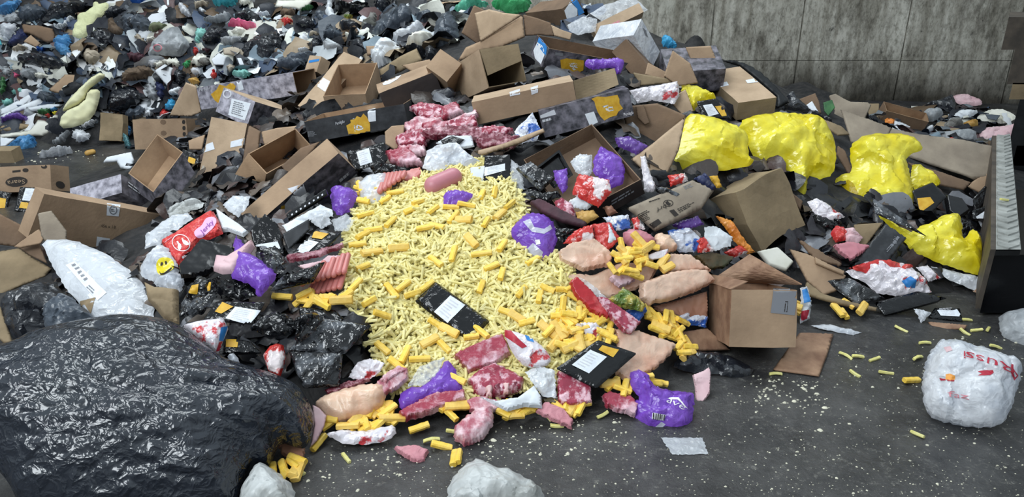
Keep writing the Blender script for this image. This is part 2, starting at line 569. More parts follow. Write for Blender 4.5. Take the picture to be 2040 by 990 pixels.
def pillow(name, label, cat, mat, poly, thick, lift=0.02, face=0.3, rnd=2, at=None, tilt=None, group=None, parent=None, kind=None, n=None, c=None, **kw):
    """a soft or slab-like thing: its outline lies where it stands on the heap, its body bulges out of that outline"""
    poly = parse(poly)
    SEED[0] += 1
    if c is None:
        c, n = plane_at(poly, lift, face, at, tilt)
    mw = frame(c, n)
    inv = mw.inverted()
    pp = chaikin(poly, rnd) if rnd else poly
    p2 = [(inv @ on_plane(x, y, c, n)).to_2d() for x, y in pp]
    p2 = [(v.x, v.y) for v in p2]
    if parent is not None:
        mw = parent.matrix_world.inverted() @ mw
    o = pillow_mesh(name, p2, None, mat, thick, seed=SEED[0], **kw)
    o.matrix_world = mw if parent is None else mw
    if parent is not None:
        o.parent = parent
        o.matrix_parent_inverse = Matrix()
        o.matrix_basis = mw
        CUR[o.name] = (parent.matrix_world @ mw)
    else:
        CUR[o.name] = mw
    setp(o, label, cat, group, kind)
    return o


def wmat(o):
    m = o.matrix_basis.copy()
    p = o.parent
    while p is not None:
        m = p.matrix_basis @ m
        p = p.parent
    return m


def bvh_of(objs):
    vs, fs = [], []
    for o in objs:
        m = wmat(o)
        k = len(vs)
        vs += [m @ v.co for v in o.data.vertices]
        fs += [tuple(k + i for i in p.vertices) for p in o.data.polygons]
    return BVHTree.FromPolygons(vs, fs)


def flatten(o, px, F, name, mat, parent, eps=0.0016, label=None):
    """lay a printed shape or label given by its outline points on the surface of a thing"""
    bv = bvh_of(o if isinstance(o, (list, tuple)) else [o])
    pts = []
    miss = []
    for i, (x, y) in enumerate(px):
        d = ray(x, y).normalized()
        h = bv.ray_cast(CAM, d)
        if h[0] is None:
            pts.append(None)
            miss.append(i)
        else:
            n = h[1]
            if n.dot(d) > 0:
                n = -n
            pts.append(h[0] + n * eps - d * eps * 0.5)
    good = [i for i in range(len(pts)) if pts[i] is not None]
    if len(good) < 3:
        return None
    F = [f for f in F if all(pts[i] is not None for i in f)]
    if not F:
        return None
    inv = wmat(parent).inverted()
    mp = {g: k for k, g in enumerate(good)}
    vs = [inv @ pts[i] for i in good]
    r = mesh_obj(name, vs, [tuple(mp[i] for i in f) for f in F], mat, None, parent)
    if label:
        r['label'] = label
    return r


def decal(o, poly, name, mat, parent=None, s=4.0, rnd=0, label=None, eps=0.0016):
    par = parent or (o[0] if isinstance(o, (list, tuple)) else o)
    poly = parse(poly)
    if rnd:
        poly = chaikin(poly, rnd)
    size = max(max(p[0] for p in poly) - min(p[0] for p in poly), max(p[1] for p in poly) - min(p[1] for p in poly))
    V, F, B = triangulate(poly, max(s if size < 90 else size / 24, 1.5), 3)
    return flatten(o, [tuple(v) for v in V], F, name, mat, par, eps, label)


_FONT = {}


def text_mesh(body):
    if body in _FONT:
        return _FONT[body]
    cu = bpy.data.curves.new('lettering', 'FONT')
    cu.body = body
    cu.size = 1.0
    cu.resolution_u = 2
    ob = bpy.data.objects.new('lettering', cu)
    COL.objects.link(ob)
    dg = bpy.context.evaluated_depsgraph_get()
    dg.update()
    me = ob.evaluated_get(dg).to_mesh()
    V = [(v.co.x, v.co.y) for v in me.vertices]
    F = [tuple(p.vertices) for p in me.polygons]
    ob.evaluated_get(dg).to_mesh_clear()
    bpy.data.objects.remove(ob)
    w = max(v[0] for v in V) - min(v[0] for v in V)
    x0 = min(v[0] for v in V)
    V = [((v[0] - x0) / w, v[1] / 0.7) for v in V]
    _FONT[body] = (V, F)
    return V, F


def lettering(o, body, p0, p1, up, mat, name='lettering', parent=None, arc=0.0):
    """p0 -> p1 is the baseline, up the height of a capital as a pixel vector"""
    V, F = text_mesh(body)
    px = [(p0[0] + (p1[0] - p0[0]) * u + up[0] * (v + arc * (u - .5) ** 2), p0[1] + (p1[1] - p0[1]) * u + up[1] * (v + arc * (u - .5) ** 2)) for u, v in V]
    return flatten(o, px, F, name, mat, parent or (o[0] if isinstance(o, (list, tuple)) else o), 0.0042)


def textlines(o, quad, rows, mat, name='fine_print', parent=None, fill=0.5, seed=1):
    """rows of unreadably small print inside a quadrilateral (first edge = row direction)"""
    q = parse(quad)
    rr = random.Random(seed)
    px, F = [], []

    def at(u, v):
        a = (q[0][0] + (q[1][0] - q[0][0]) * u, q[0][1] + (q[1][1] - q[0][1]) * u)
        b = (q[3][0] + (q[2][0] - q[3][0]) * u, q[3][1] + (q[2][1] - q[3][1]) * u)
        return (a[0] + (b[0] - a[0]) * v, a[1] + (b[1] - a[1]) * v)
    for r in range(rows):
        u = 0.06
        v0 = (r + 0.25) / rows
        v1 = v0 + fill / rows
        end = rr.uniform(.6, .95)
        while u < end:
            w = rr.uniform(.06, .22)
            u2 = min(u + w, end)
            k = len(px)
            px += [at(u, v0), at(u2, v0), at(u2, v1), at(u, v1)]
            F.append((k, k + 1, k + 2, k + 3))
            u = u2 + 0.03
    return flatten(o, px, F, name, mat, parent or (o[0] if isinstance(o, (list, tuple)) else o), 0.0024)


# ------------------------------------------------------------------ cartons
def carton_mesh(name, O, A, B, C, opened, outer, inner='cardboard_inside', faces={}, parent=None, th=0.005, crush=0.004, seed=0, g=6):
    """a carton body: six walls less the opened ones, inside and outside, walls th thick"""
    ax = (A, B, C)
    ln = [v.length for v in ax]
    mats = [outer, inner]
    fmat = {}
    for k, mname in faces.items():
        if mname not in mats:
            mats.append(mname)
        fmat[k] = mats.index(mname)
    bm = bmesh.new()

    def P(u):
        return O + A * u[0] + B * u[1] + C * u[2]
    lo = [0 if ('ABC'[i] + '0') in opened else th / ln[i] for i in range(3)]
    hi = [1 if ('ABC'[i] + '1') in opened else 1 - th / ln[i] for i in range(3)]

    def quad(c4, mi, k):
        vs = {}
        for i in range(k + 1):
            for j in range(k + 1):
                u, v = i / k, j / k
                q = [(c4[0][a] * (1 - u) + c4[1][a] * u) * (1 - v) + (c4[3][a] * (1 - u) + c4[2][a] * u) * v for a in range(3)]
                vs[i, j] = bm.verts.new(P(q))
        for i in range(k):
            for j in range(k):
                f = bm.faces.new((vs[i, j], vs[i + 1, j], vs[i + 1, j + 1], vs[i, j + 1]))
                f.material_index = mi
    for a in range(3):
        b, c = (a + 1) % 3, (a + 2) % 3
        for side in (0, 1):
            key = 'ABC'[a] + str(side)

            def corners(bl, bh, cl, ch, av):
                r = []
                for bv, cv in ((bl, cl), (bh, cl), (bh, ch), (bl, ch)):
                    q = [0, 0, 0]
                    q[a], q[b], q[c] = av, bv, cv
                    r.append(q)
                return r
            if key not in opened:
                quad(corners(0, 1, 0, 1, side), fmat.get(key, 0), g)
                if opened:
                    quad(corners(lo[b], hi[b], lo[c], hi[c], hi[a] if side else lo[a]), 1, g)
            else:
                o4 = corners(0, 1, 0, 1, side)
                i4 = corners(lo[b], hi[b], lo[c], hi[c], side)
                for k in range(4):
                    quad([o4[k], o4[(k + 1) % 4], i4[(k + 1) % 4], i4[k]], 1, 1 if th else 1)
    off = Vector((seed * 2.3, seed * 1.1, 0))
    for v in bm.verts:
        q = v.co * 5.0 + off
        v.co = v.co + noise.noise_vector(q) * crush + noise.noise_vector(q * 3.1) * crush * 0.35
    bmesh.ops.remove_doubles(bm, verts=bm.verts, dist=0.0006)
    bmesh.ops.recalc_face_normals(bm, faces=bm.faces)
    ctr = O + (A + B + C) * 0.5
    me = bpy.data.meshes.new(name)
    inv = wmat(parent).inverted() if parent else Matrix()
    bm.transform(inv)
    bm.to_mesh(me)
    bm.free()
    for mn in mats:
        me.materials.append(MATS[mn])
    o = bpy.data.objects.new(name, me)
    COL.objects.link(o)
    if parent:
        o.parent = parent
    return o


def slab3(name, pts, th, mat, parent, nrm=None, crush=0.003, seed=0, edge_mat=None):
    """a bent sheet of board through 3-D corner points, th thick"""
    bm = bmesh.new()
    n = (pts[1] - pts[0]).cross(pts[2] - pts[0]).normalized()
    if nrm is not None and n.dot(nrm) < 0:
        n = -n
    if len(pts) == 4:
        k = 7
        vs = {}
        for i in range(k + 1):
            for j in range(k + 1):
                u, v = i / k, j / k
                q = (pts[0] * (1 - u) + pts[1] * u) * (1 - v) + (pts[3] * (1 - u) + pts[2] * u) * v
                d = noise.noise_vector(q * 5 + Vector((seed, 0, 0))) * crush
                vs[i, j] = (bm.verts.new(q + d), bm.verts.new(q + d - n * th))
        for i in range(k):
            for j in range(k):
                a, b, c, d = vs[i, j], vs[i + 1, j], vs[i + 1, j + 1], vs[i, j + 1]
                bm.faces.new((a[0], b[0], c[0], d[0]))
                bm.faces.new((d[1], c[1], b[1], a[1]))
        for i in range(k):
            for (p, q) in (((i, 0), (i + 1, 0)), ((i + 1, k), (i, k)), ((0, i + 1), (0, i)), ((k, i), (k, i + 1))):
                a, b = vs[p], vs[q]
                bm.faces.new((a[1], b[1], b[0], a[0]))
    else:
        t = [bm.verts.new(p) for p in pts]
        b = [bm.verts.new(p - n * th) for p in pts]
        bm.faces.new(t)
        bm.faces.new(list(reversed(b)))
        for i in range(len(pts)):
            j = (i + 1) % len(pts)
            bm.faces.new((t[i], b[i], b[j], t[j]))
    bmesh.ops.recalc_face_normals(bm, faces=bm.faces)
    inv = wmat(parent).inverted() if parent else Matrix()
    bm.transform(inv)
    me = bpy.data.meshes.new(name)
    bm.to_mesh(me)
    bm.free()
    me.materials.append(MATS[mat])
    o = bpy.data.objects.new(name, me)
    COL.objects.link(o)
    if parent:
        o.parent = parent
    return o


def carton(name, label, key, opened=(), outer='cardboard', faces={}, flaps=(), inner='cardboard_inside', crush=0.004, cat='box'):
    O, A, B, C = [Vector(v) for v in BOX[key]]
    SEED[0] += 1
    lowest = min((O + A * i + B * j + C * k for i in (0, 1) for j in (0, 1) for k in (0, 1)), key=lambda v: v.z)
    root = empty(name, Matrix.Translation(lowest))
    setp(root, label, cat)
    body = carton_mesh('carton_body', O, A, B, C, opened, outer, inner, faces, root, crush=crush, seed=SEED[0])
    ctr = O + (A + B + C) * .5
    fl = []
    for f in flaps:
        # (corner p, corner q, pixel r beyond q, pixel s beyond p, material)
        def K(code):
            return O + A * int(code[0]) + B * int(code[1]) + C * int(code[2])
        p, q = K(f[0]), K(f[1])
        h = (q - p).normalized()

        def free(px, base):
            d = ray(*px)
            den = d.dot(h)
            if abs(den) < 0.02:
                t = (base - CAM).dot(FWD)
            else:
                t = (base - CAM).dot(h) / den
            r = CAM + d * t
            v = r - base
            lim = 0.45
            if v.length > lim:
                t2 = (base - CAM).dot(FWD)
                r = CAM + d * t2
            return r
        r, s = free(f[2], q), free(f[3], p)
        fl.append(slab3('flap', [p, q, r, s], 0.005, f[4] if len(f) > 4 else inner, root, seed=SEED[0]))
    return root, body, fl


# ------------------------------------------------------------------ round things
def capsule_mesh(L, r, seg=14, rings=5, taper=0.0, bend=0.0):
    vs, fs = [], []
    prof = []
    for i in range(rings + 1):
        a = math.pi / 2 * i / rings
        prof.append((-L / 2 + r - r * math.cos(a), r * math.sin(a)))
    for k in range(1, 5):
        prof.append((-L / 2 + r + (L - 2 * r) * k / 5, r))
    for i in range(rings + 1):
        a = math.pi / 2 * (1 - i / rings)
        prof.append((L / 2 - r + r * math.cos(a), r * math.sin(a)))
    for x, q in prof:
        q = max(q, 1e-4) * (1 - taper * (x / L + .5))
        for j in range(seg):
            a = 2 * math.pi * j / seg
            vs.append((x, q * math.cos(a), q * math.sin(a) + bend * (1 - (2 * x / L) ** 2)))
    for i in range(len(prof) - 1):
        for j in range(seg):
            fs.append((i * seg + j, i * seg + (j + 1) % seg, (i + 1) * seg + (j + 1) % seg, (i + 1) * seg + j))
    return vs, fs


def capsule(name, label, cat, mat, p0, p1, rpx, lift=0.0, parent=None, taper=0.0, bend=0.0, group=None, depth=None, at=None):
    m = hit(*(at or ((p0[0] + p1[0]) / 2, (p0[1] + p1[1]) / 2)))
    t = (m - CAM).dot(FWD)
    n = heap_normal(m, .2)
    a = on_plane(p0[0], p0[1], m, n)
    b = on_plane(p1[0], p1[1], m, n)
    r = rpx * t / FOC
    d = b - a
    mw = frame((a + b) / 2 + n * (r * 0.8 + lift), n, d)
    vs, fs = capsule_mesh(d.length + r, r, taper=taper, bend=bend)
    o = mesh_obj(name, vs, fs, mat)
    if parent is not None:
        o.parent = parent
        o.matrix_basis = wmat(parent).inverted() @ mw
    else:
        o.matrix_world = mw
        o.matrix_basis = mw
    fix_normals(o)
    setp(o, label, cat, group)
    return o


def tray(name, label, quad, depth=0.03, lift=0.03, face=0.25, film='black_film', body='black_tray', rim=0.012, bulge=0.006, wr=0.0016, lab=None, win=None, at=None, tilt=None, empty_in=False, cat='food tray', group=None, lines=True):
    """a sealed or emptied ready-meal tray: tapering body, flat rim, film over it, paper label and printed window"""
    q = parse(quad)
    SEED[0] += 1
    c, n = plane_at(q, lift, face, at, tilt)
    mw = frame(c, n)
    inv = mw.inverted()
    P = [(inv @ on_plane(x, y, c, n)).to_2d() for x, y in q]
    P = [(v.x, v.y) for v in P]
    cx = sum(p[0] for p in P) / 4
    cy = sum(p[1] for p in P) / 4
    # rounded outline
    R = []
    for i in range(len(P)):
        a, b, d = P[i - 1], P[i], P[(i + 1) % len(P)]
        for f in (0.10, 0.03):
            R.append((b[0] + (a[0] - b[0]) * f, b[1] + (a[1] - b[1]) * f))
        for f in (0.03, 0.10):
            R.append((b[0] + (d[0] - b[0]) * f, b[1] + (d[1] - b[1]) * f))
    size = max(math.hypot(p[0] - cx, p[1] - cy) for p in P)

    def ring(k, z):
        return [(cx + (x - cx) * k, cy + (y - cy) * k, z) for x, y in R]
    k1 = 1 - rim / size * 1.3
    loops = [ring(1, 0), ring(1, -0.002), ring(k1, -0.003), ring(k1 * .9, -depth * .9), ring(k1 * .84, -depth)]
    root = empty(name, mw)
    setp(root, label, cat, group)
    vs, fs = [], []
    m = len(R)
    if empty_in:
        loops = [ring(k1 * .84, -depth * .9), ring(k1 * .9, -depth * .8), ring(k1, 0.0)] + loops
    for L in loops:
        vs += L
    for i in range(len(loops) - 1):
        for j in range(m):
            fs.append((i * m + j, i * m + (j + 1) % m, (i + 1) * m + (j + 1) % m, (i + 1) * m + j))
    fs.append(tuple(range((len(loops) - 1) * m, len(loops) * m)))
    if empty_in:
        fs.append(tuple(range(m)))
    b = mesh_obj('tray_body', vs, fs, body, smooth=False)
    b.parent = root
    fix_normals(b)
    objs = [b]
    if film:
        o = pillow_mesh('film_lid', [(x, y) for x, y, z in ring(0.99, 0)], None, film, bulge, bot=0.05, edge=size * .12, wr=wr, ws=16, seed=SEED[0], res=30, parent=root)
        objs = [o]
    if lab:
        decal(objs, lab, 'paper_label', 'white_label', root, s=5, eps=0.002)
        if lines:
            L = parse(lab)
            mx = sum(p[0] for p in L) / 4
            my = sum(p[1] for p in L) / 4
            textlines(objs, [(mx + (p[0] - mx) * .8, my + (p[1] - my) * .8) for p in L], 6, 'pale_print', 'label_print', root, fill=.4, seed=SEED[0])
    if win:
        decal(objs, win, 'printed_window', 'splash_yellow', root, s=4, eps=0.002)
    return root, objs

# ------------------------------------------------------------------ cartons: a corner and the three edges from it (metres)
BOX = {
    'B1': [[-2.6731, 6.1189, 0.3281], [-0.4798, 0.0817, -0.0284], [0.0516, 0.2815, -0.0621], [0.0051, -0.054, -0.2407]],
    'B2': [[-2.2719, 4.5707, 0.1966], [-0.2055, 0.0558, 0.0705], [0.1263, 0.2182, 0.1957], [-0.0138, 0.1517, -0.1603]],
    'B3': [[-2.3515, 4.3679, 0.3684], [-0.3344, 0.0096, -0.0946], [0.0576, 0.2334, -0.1801], [0.0244, -0.0785, -0.094]],
    'B4': [[-2.3303, 3.5831, 0.4972], [0.3159, 0.5049, -0.2922], [-0.0763, 0.0588, 0.0192], [-0.1009, -0.0611, -0.2146]],
    'B5': [[-3.1837, 5.0256, 0.2415], [-0.4334, 0.0227, -0.0235], [0.0134, 0.1875, -0.0656], [0.006, -0.0589, -0.1671]],
    'B6': [[-4.048, 5.9384, 0.1005], [-0.2471, -0.0128, 0.0], [-0.007, 0.1347, 0.008], [-0.0003, 0.0067, -0.1124]],
    'B8': [[-1.7937, 5.2659, 0.6294], [-0.2634, 0.1521, 0.0744], [0.2021, 0.4426, -0.1891], [-0.0699, -0.0394, -0.1669]],
    'B9': [[-1.6844, 5.8603, 0.7408], [-0.8353, 0.1792, -0.1527], [0.0792, 0.3495, -0.0231], [0.0273, -0.0174, -0.1696]],
    'B10': [[-1.7258, 4.8606, 0.5658], [-0.2526, 0.0579, 0.029], [0.0279, 0.1608, -0.0779], [-0.0756, -0.1554, -0.348]],
    'B11': [[-1.3531, 3.9995, 0.4778], [-0.114, 0.0774, 0.0939], [0.2165, 0.2047, 0.0941], [-0.0498, 0.1297, -0.1675]],
    'B12': [[-0.8611, 3.6413, 0.6897], [-0.4291, -0.1509, -0.345], [-0.0707, 0.0803, 0.0529], [0.062, 0.1481, -0.1419]],
    'B13': [[-0.9529, 4.9072, 0.7489], [-0.2786, 0.0153, -0.017], [0.0157, 0.4397, 0.1374], [0.0128, 0.0507, -0.1637]],
    'B14': [[-1.1638, 4.1762, 0.7307], [0.5611, 0.0136, 0.0955], [-0.0026, 0.4449, -0.0481], [0.0205, -0.0127, -0.1186]],
    'B15': [[-1.3466, 5.1561, 0.5633], [0.2712, 0.3596, 0.3205], [-0.1415, 0.0645, 0.0473], [0.005, 0.08, -0.094]],
    'B15b': [[-1.5473, 6.2539, 0.8031], [-0.1174, 0.0852, -0.0009], [0.0522, 0.0714, -0.0535], [-0.0392, -0.0551, -0.1117]],
    'B16': [[-0.4666, 4.6146, 0.9376], [-0.3334, -0.0731, -0.1179], [-0.0617, 0.2753, 0.0038], [0.0542, 0.0144, -0.1622]],
    'B17': [[-0.3883, 4.5391, 0.8883], [-0.1281, 0.0505, 0.0796], [0.0857, 0.059, 0.1004], [0.0072, 0.3714, -0.2243]],
    'B18': [[-0.1874, 4.4481, 1.0868], [-0.2269, 0.4056, -0.1741], [0.2205, 0.1304, 0.0166], [0.0513, -0.0603, -0.2075]],
    'B20': [[0.3763, 5.9198, 1.1998], [-0.2715, 0.3729, -0.0603], [0.1253, 0.1039, 0.0785], [0.0559, 0.0216, -0.1177]],
    'B21': [[0.6109, 5.6433, 1.0397], [0.3494, 0.0838, 0.1539], [-0.035, 0.0367, 0.0594], [0.002, 0.0789, -0.0476]],
    'B22': [[0.7666, 4.921, 1.1174], [-0.2351, 0.2115, -0.062], [0.0603, 0.0931, 0.0892], [0.1542, 0.1079, -0.217]],
    'B23': [[0.7138, 4.8774, 1.0994], [-0.0799, 0.0139, -0.0797], [0.0752, 0.2198, -0.0369], [0.194, -0.1019, -0.2121]],
    'B24': [[0.2223, 4.5801, 1.0795], [0.55, 0.2833, -0.1345], [-0.0684, 0.16, 0.0574], [-0.0404, 0.0239, -0.115]],
    'B25': [[-0.2178, 4.0538, 0.8601], [0.5447, 0.0097, 0.1138], [-0.002, 0.2626, -0.0128], [0.025, -0.0056, -0.1194]],
    'B26': [[0.1409, 3.9683, 0.8307], [0.4736, 0.0242, 0.1165], [-0.0049, 0.1864, -0.019], [0.0354, -0.0134, -0.1409]],
    'B27': [[0.5934, 3.3258, 0.6497], [-0.1858, 0.4783, 0.151], [-0.3479, -0.0823, -0.1674], [0.0298, 0.0369, -0.08]],
    'B29': [[1.3785, 4.5863, 0.7525], [-0.1012, 0.4942, 0.1127], [0.2452, 0.0439, 0.0274], [0.0076, 0.0268, -0.1107]],
    'B31': [[1.1187, 3.5959, 0.4983], [0.2866, 0.2091, 0.0777], [-0.1114, 0.1932, -0.1088], [0.1381, -0.0824, -0.2877]],
    'B33': [[0.8961, 2.7914, 0.3422], [0.2696, -0.0022, -0.0052], [0.0004, 0.3224, -0.1171], [-0.0049, -0.0803, -0.221]],
    'B30': [[0.9774, 4.7909, 0.9031], [-0.0083, 0.2637, 0.1087], [0.3607, 0.0007, 0.026], [0.0104, 0.0603, -0.1455]],
    'B39': [[-3.4357, 6.6029, 0.2567], [-0.189, 0.0003, 0.0143], [-0.0022, 0.0958, -0.0315], [-0.0174, -0.0752, -0.2274]],
    'B36': [[3.5224, 7.0565, 0.1969], [0.3883, -0.0644, -0.0943], [0.0394, 0.154, 0.0572], [-0.0179, 0.0427, -0.1028]],
}

# ------------------------------------------------------------------ the setting: floor and concrete wall
def concrete():
    m = bpy.data.materials.new('stained_concrete')
    MATS['stained_concrete'] = m
    m.use_nodes = True
    N, L = m.node_tree.nodes, m.node_tree.links
    b = N['Principled BSDF']
    b.inputs['Roughness'].default_value = 0.85
    tc = N.new('ShaderNodeTexCoord')

    def nz(scale, vec, det=6, rough=.6):
        mp = N.new('ShaderNodeMapping')
        mp.inputs['Scale'].default_value = vec
        L.new(tc.outputs['Object'], mp.inputs[0])
        t = N.new('ShaderNodeTexNoise')
        t.inputs['Scale'].default_value = scale
        t.inputs['Detail'].default_value = det
        t.inputs['Roughness'].default_value = rough
        L.new(mp.outputs[0], t.inputs['Vector'])
        return t.outputs['Fac']

    def ramp(src, p0, c0, p1, c1):
        r = N.new('ShaderNodeValToRGB')
        r.color_ramp.elements[0].position = p0
        r.color_ramp.elements[0].color = srgb(c0) + (1,)
        r.color_ramp.elements[1].position = p1
        r.color_ramp.elements[1].color = srgb(c1) + (1,)
        L.new(src, r.inputs[0])
        return r.outputs[0]

    def mix(a, bb, f, mode='MIX'):
        x = N.new('ShaderNodeMixRGB')
        x.blend_type = mode
        if isinstance(f, float):
            x.inputs[0].default_value = f
        else:
            L.new(f, x.inputs[0])
        L.new(a, x.inputs[1])
        L.new(bb, x.inputs[2])
        return x.outputs[0]
    base = ramp(nz(2.0, (1, 1, .45)), .36, (164, 160, 148), .66, (210, 207, 196))
    streak = ramp(nz(9, (1, 1, .10), 5), .34, (170, 166, 158), .56, (255, 255, 255))
    fine = ramp(nz(34, (1, 1, .5), 6, .7), .32, (170, 168, 162), .56, (255, 255, 255))
    pits = ramp(nz(15, (1, 1, .55), 4, .7), .30, (84, 82, 80), .40, (255, 255, 255))
    green = ramp(nz(1.1, (1, 1, .6), 4), .56, (255, 255, 255), .74, (206, 212, 206))
    c = mix(base, streak, 0.8, 'MULTIPLY')
    c = mix(c, fine, 0.9, 'MULTIPLY')
    c = mix(c, pits, 0.8, 'MULTIPLY')
    c = mix(c, green, 1.0, 'MULTIPLY')
    c = mix(c, ramp(nz(3.4, (1, 1, .5), 6, .75), .30, (120, 114, 106), .50, (255, 255, 255)), .9, 'MULTIPLY')
    # wall colour darkens towards the foot over the lowest metre, broken by noise
    sx = N.new('ShaderNodeSeparateXYZ')
    L.new(tc.outputs['Object'], sx.inputs[0])
    ad = N.new('ShaderNodeMath')
    ad.operation = 'MULTIPLY_ADD'
    L.new(nz(1.6, (1, 1, .5), 5), ad.inputs[0])
    ad.inputs[1].default_value = 0.9
    L.new(sx.outputs['Z'], ad.inputs[2])
    foot_tone = ramp(ad.outputs[0], .50, (92, 87, 80), 1.45, (255, 255, 255))
    c = mix(c, foot_tone, 1.0, 'MULTIPLY')
    white = ramp(nz(5, (1, 1, .08), 4, .7), .70, (0, 0, 0), .76, (255, 255, 255))
    w = N.new('ShaderNodeRGB')
    w.outputs[0].default_value = srgb((150, 150, 146)) + (1,)
    c = mix(c, w.outputs[0], white)
    L.new(c, b.inputs['Base Color'])
    bp = N.new('ShaderNodeBump')
    bp.inputs['Strength'].default_value = 0.25
    bp.inputs['Distance'].default_value = 0.02
    L.new(nz(26, (1, 1, .6), 6, .7), bp.inputs['Height'])
    L.new(bp.outputs[0], b.inputs['Normal'])


def asphalt():
    m = bpy.data.materials.new('dirty_floor')
    MATS['dirty_floor'] = m
    m.use_nodes = True
    N, L = m.node_tree.nodes, m.node_tree.links
    b = N['Principled BSDF']
    tc = N.new('ShaderNodeTexCoord')

    def nz(scale, det=6, rough=.6):
        t = N.new('ShaderNodeTexNoise')
        t.inputs['Scale'].default_value = scale
        t.inputs['Detail'].default_value = det
        t.inputs['Roughness'].default_value = rough
        L.new(tc.outputs['Object'], t.inputs['Vector'])
        return t.outputs['Fac']

    def ramp(src, p0, c0, p1, c1):
        r = N.new('ShaderNodeValToRGB')
        r.color_ramp.elements[0].position = p0
        r.color_ramp.elements[0].color = srgb(c0) + (1,)
        r.color_ramp.elements[1].position = p1
        r.color_ramp.elements[1].color = srgb(c1) + (1,)
        L.new(src, r.inputs[0])
        return r.outputs[0]
    base = ramp(nz(5, 8, .65), .34, (44, 44, 46), .68, (86, 85, 84))
    sm = ramp(nz(2.3, 5, .7), .50, (0, 0, 0), .66, (190, 190, 190))
    fn = ramp(nz(55, 5, .75), .56, (0, 0, 0), .66, (255, 255, 255))
    mul = N.new('ShaderNodeMixRGB')
    mul.blend_type = 'MULTIPLY'
    mul.inputs[0].default_value = 1
    L.new(sm, mul.inputs[1])
    L.new(fn, mul.inputs[2])
    mx = N.new('ShaderNodeMixRGB')
    L.new(mul.outputs[0], mx.inputs[0])
    L.new(base, mx.inputs[1])
    mx.inputs[2].default_value = srgb((170, 168, 158)) + (1,)
    m2 = N.new('ShaderNodeMixRGB')
    m2.blend_type = 'MULTIPLY'
    m2.inputs[0].default_value = 1
    L.new(mx.outputs[0], m2.inputs[1])
    L.new(ramp(nz(1.3, 9, .72), .36, (150, 150, 152), .64, (255, 255, 255)), m2.inputs[2])
    m3 = N.new('ShaderNodeMixRGB')
    L.new(ramp(nz(24, 8, .8), .56, (0, 0, 0), .66, (190, 190, 190)), m3.inputs[0])
    L.new(m2.outputs[0], m3.inputs[1])
    m3.inputs[2].default_value = srgb((140, 138, 130)) + (1,)
    L.new(m3.outputs[0], b.inputs['Base Color'])
    L.new(ramp(nz(3.1, 5), .35, (120, 120, 120), .65, (190, 190, 190)), b.inputs['Roughness'])
    bp = N.new('ShaderNodeBump')
    bp.inputs['Strength'].default_value = 0.5
    bp.inputs['Distance'].default_value = 0.012
    L.new(nz(38, 7, .7), bp.inputs['Height'])
    L.new(bp.outputs[0], b.inputs['Normal'])


concrete()
asphalt()
_fl = mesh_obj('floor', [(-9, -3, 0), (9, -3, 0), (9, 8.5, 0), (-9, 8.5, 0), (-9, -3, -.2), (9, -3, -.2), (9, 8.5, -.2), (-9, 8.5, -.2)], [(0, 1, 2, 3), (7, 6, 5, 4), (0, 4, 5, 1), (1, 5, 6, 2), (2, 6, 7, 3), (3, 7, 4, 0)], 'dirty_floor', smooth=False)
_fl['kind'] = 'structure'
# cast concrete wall: panels parted by narrow joints
_vs, _fs = [], []


def _bx(x0, x1, y0, y1, z0, z1):
    k = len(_vs)
    _vs.extend([(x0, y0, z0), (x1, y0, z0), (x1, y1, z0), (x0, y1, z0), (x0, y0, z1), (x1, y0, z1), (x1, y1, z1), (x0, y1, z1)])
    _fs.extend([tuple(k + i for i in f) for f in ((0, 1, 5, 4), (1, 2, 6, 5), (2, 3, 7, 6), (3, 0, 4, 7), (4, 5, 6, 7), (3, 2, 1, 0))])


_jx = [-9, -7, -5, -3, -1.2, .6]
for _px in (1419, 1596, 1806, 2030, 2250):
    _p = on_plane(_px, 60, Vector((0, 8.4, 0)), Vector((0, -1, 0)))
    _jx.append(_p.x)
_jx.append(9)
for _i in range(len(_jx) - 1):
    _bx(_jx[_i] + .008, _jx[_i + 1] - .008, 8.4, 8.7, 0, .47)
    _bx(_jx[_i] + .008, _jx[_i + 1] - .008, 8.4, 8.7, .475, 4.2)
_bx(-9, 9, 8.425, 8.75, 0, 4.2)
_wl = mesh_obj('wall_back', _vs, _fs, 'stained_concrete', smooth=False)
_wl['kind'] = 'structure'

# ------------------------------------------------------------------ cartons of the heap
CARV = []
_c = hit(306, 392)
_O = CAM + ray(306, 382) * ((_c - CAM).dot(FWD) - .12)
_n = ((CAM - _O).normalized() * .75 + Vector((-.30, 0, .45))).normalized()
_A = on_plane(255, 345, _O, _n) - _O
_B = on_plane(364, 303, _O, _n) - _O
_C = CAM + ray(331, 424) * ((_O - CAM).dot(FWD) + .06) - _O
BOX['B2'] = [tuple(_O), tuple(_A), tuple(_B), tuple(_C)]


def bx(*a, **k):
    r = carton(*a, **k)
    CARV.append(a[2])
    return r


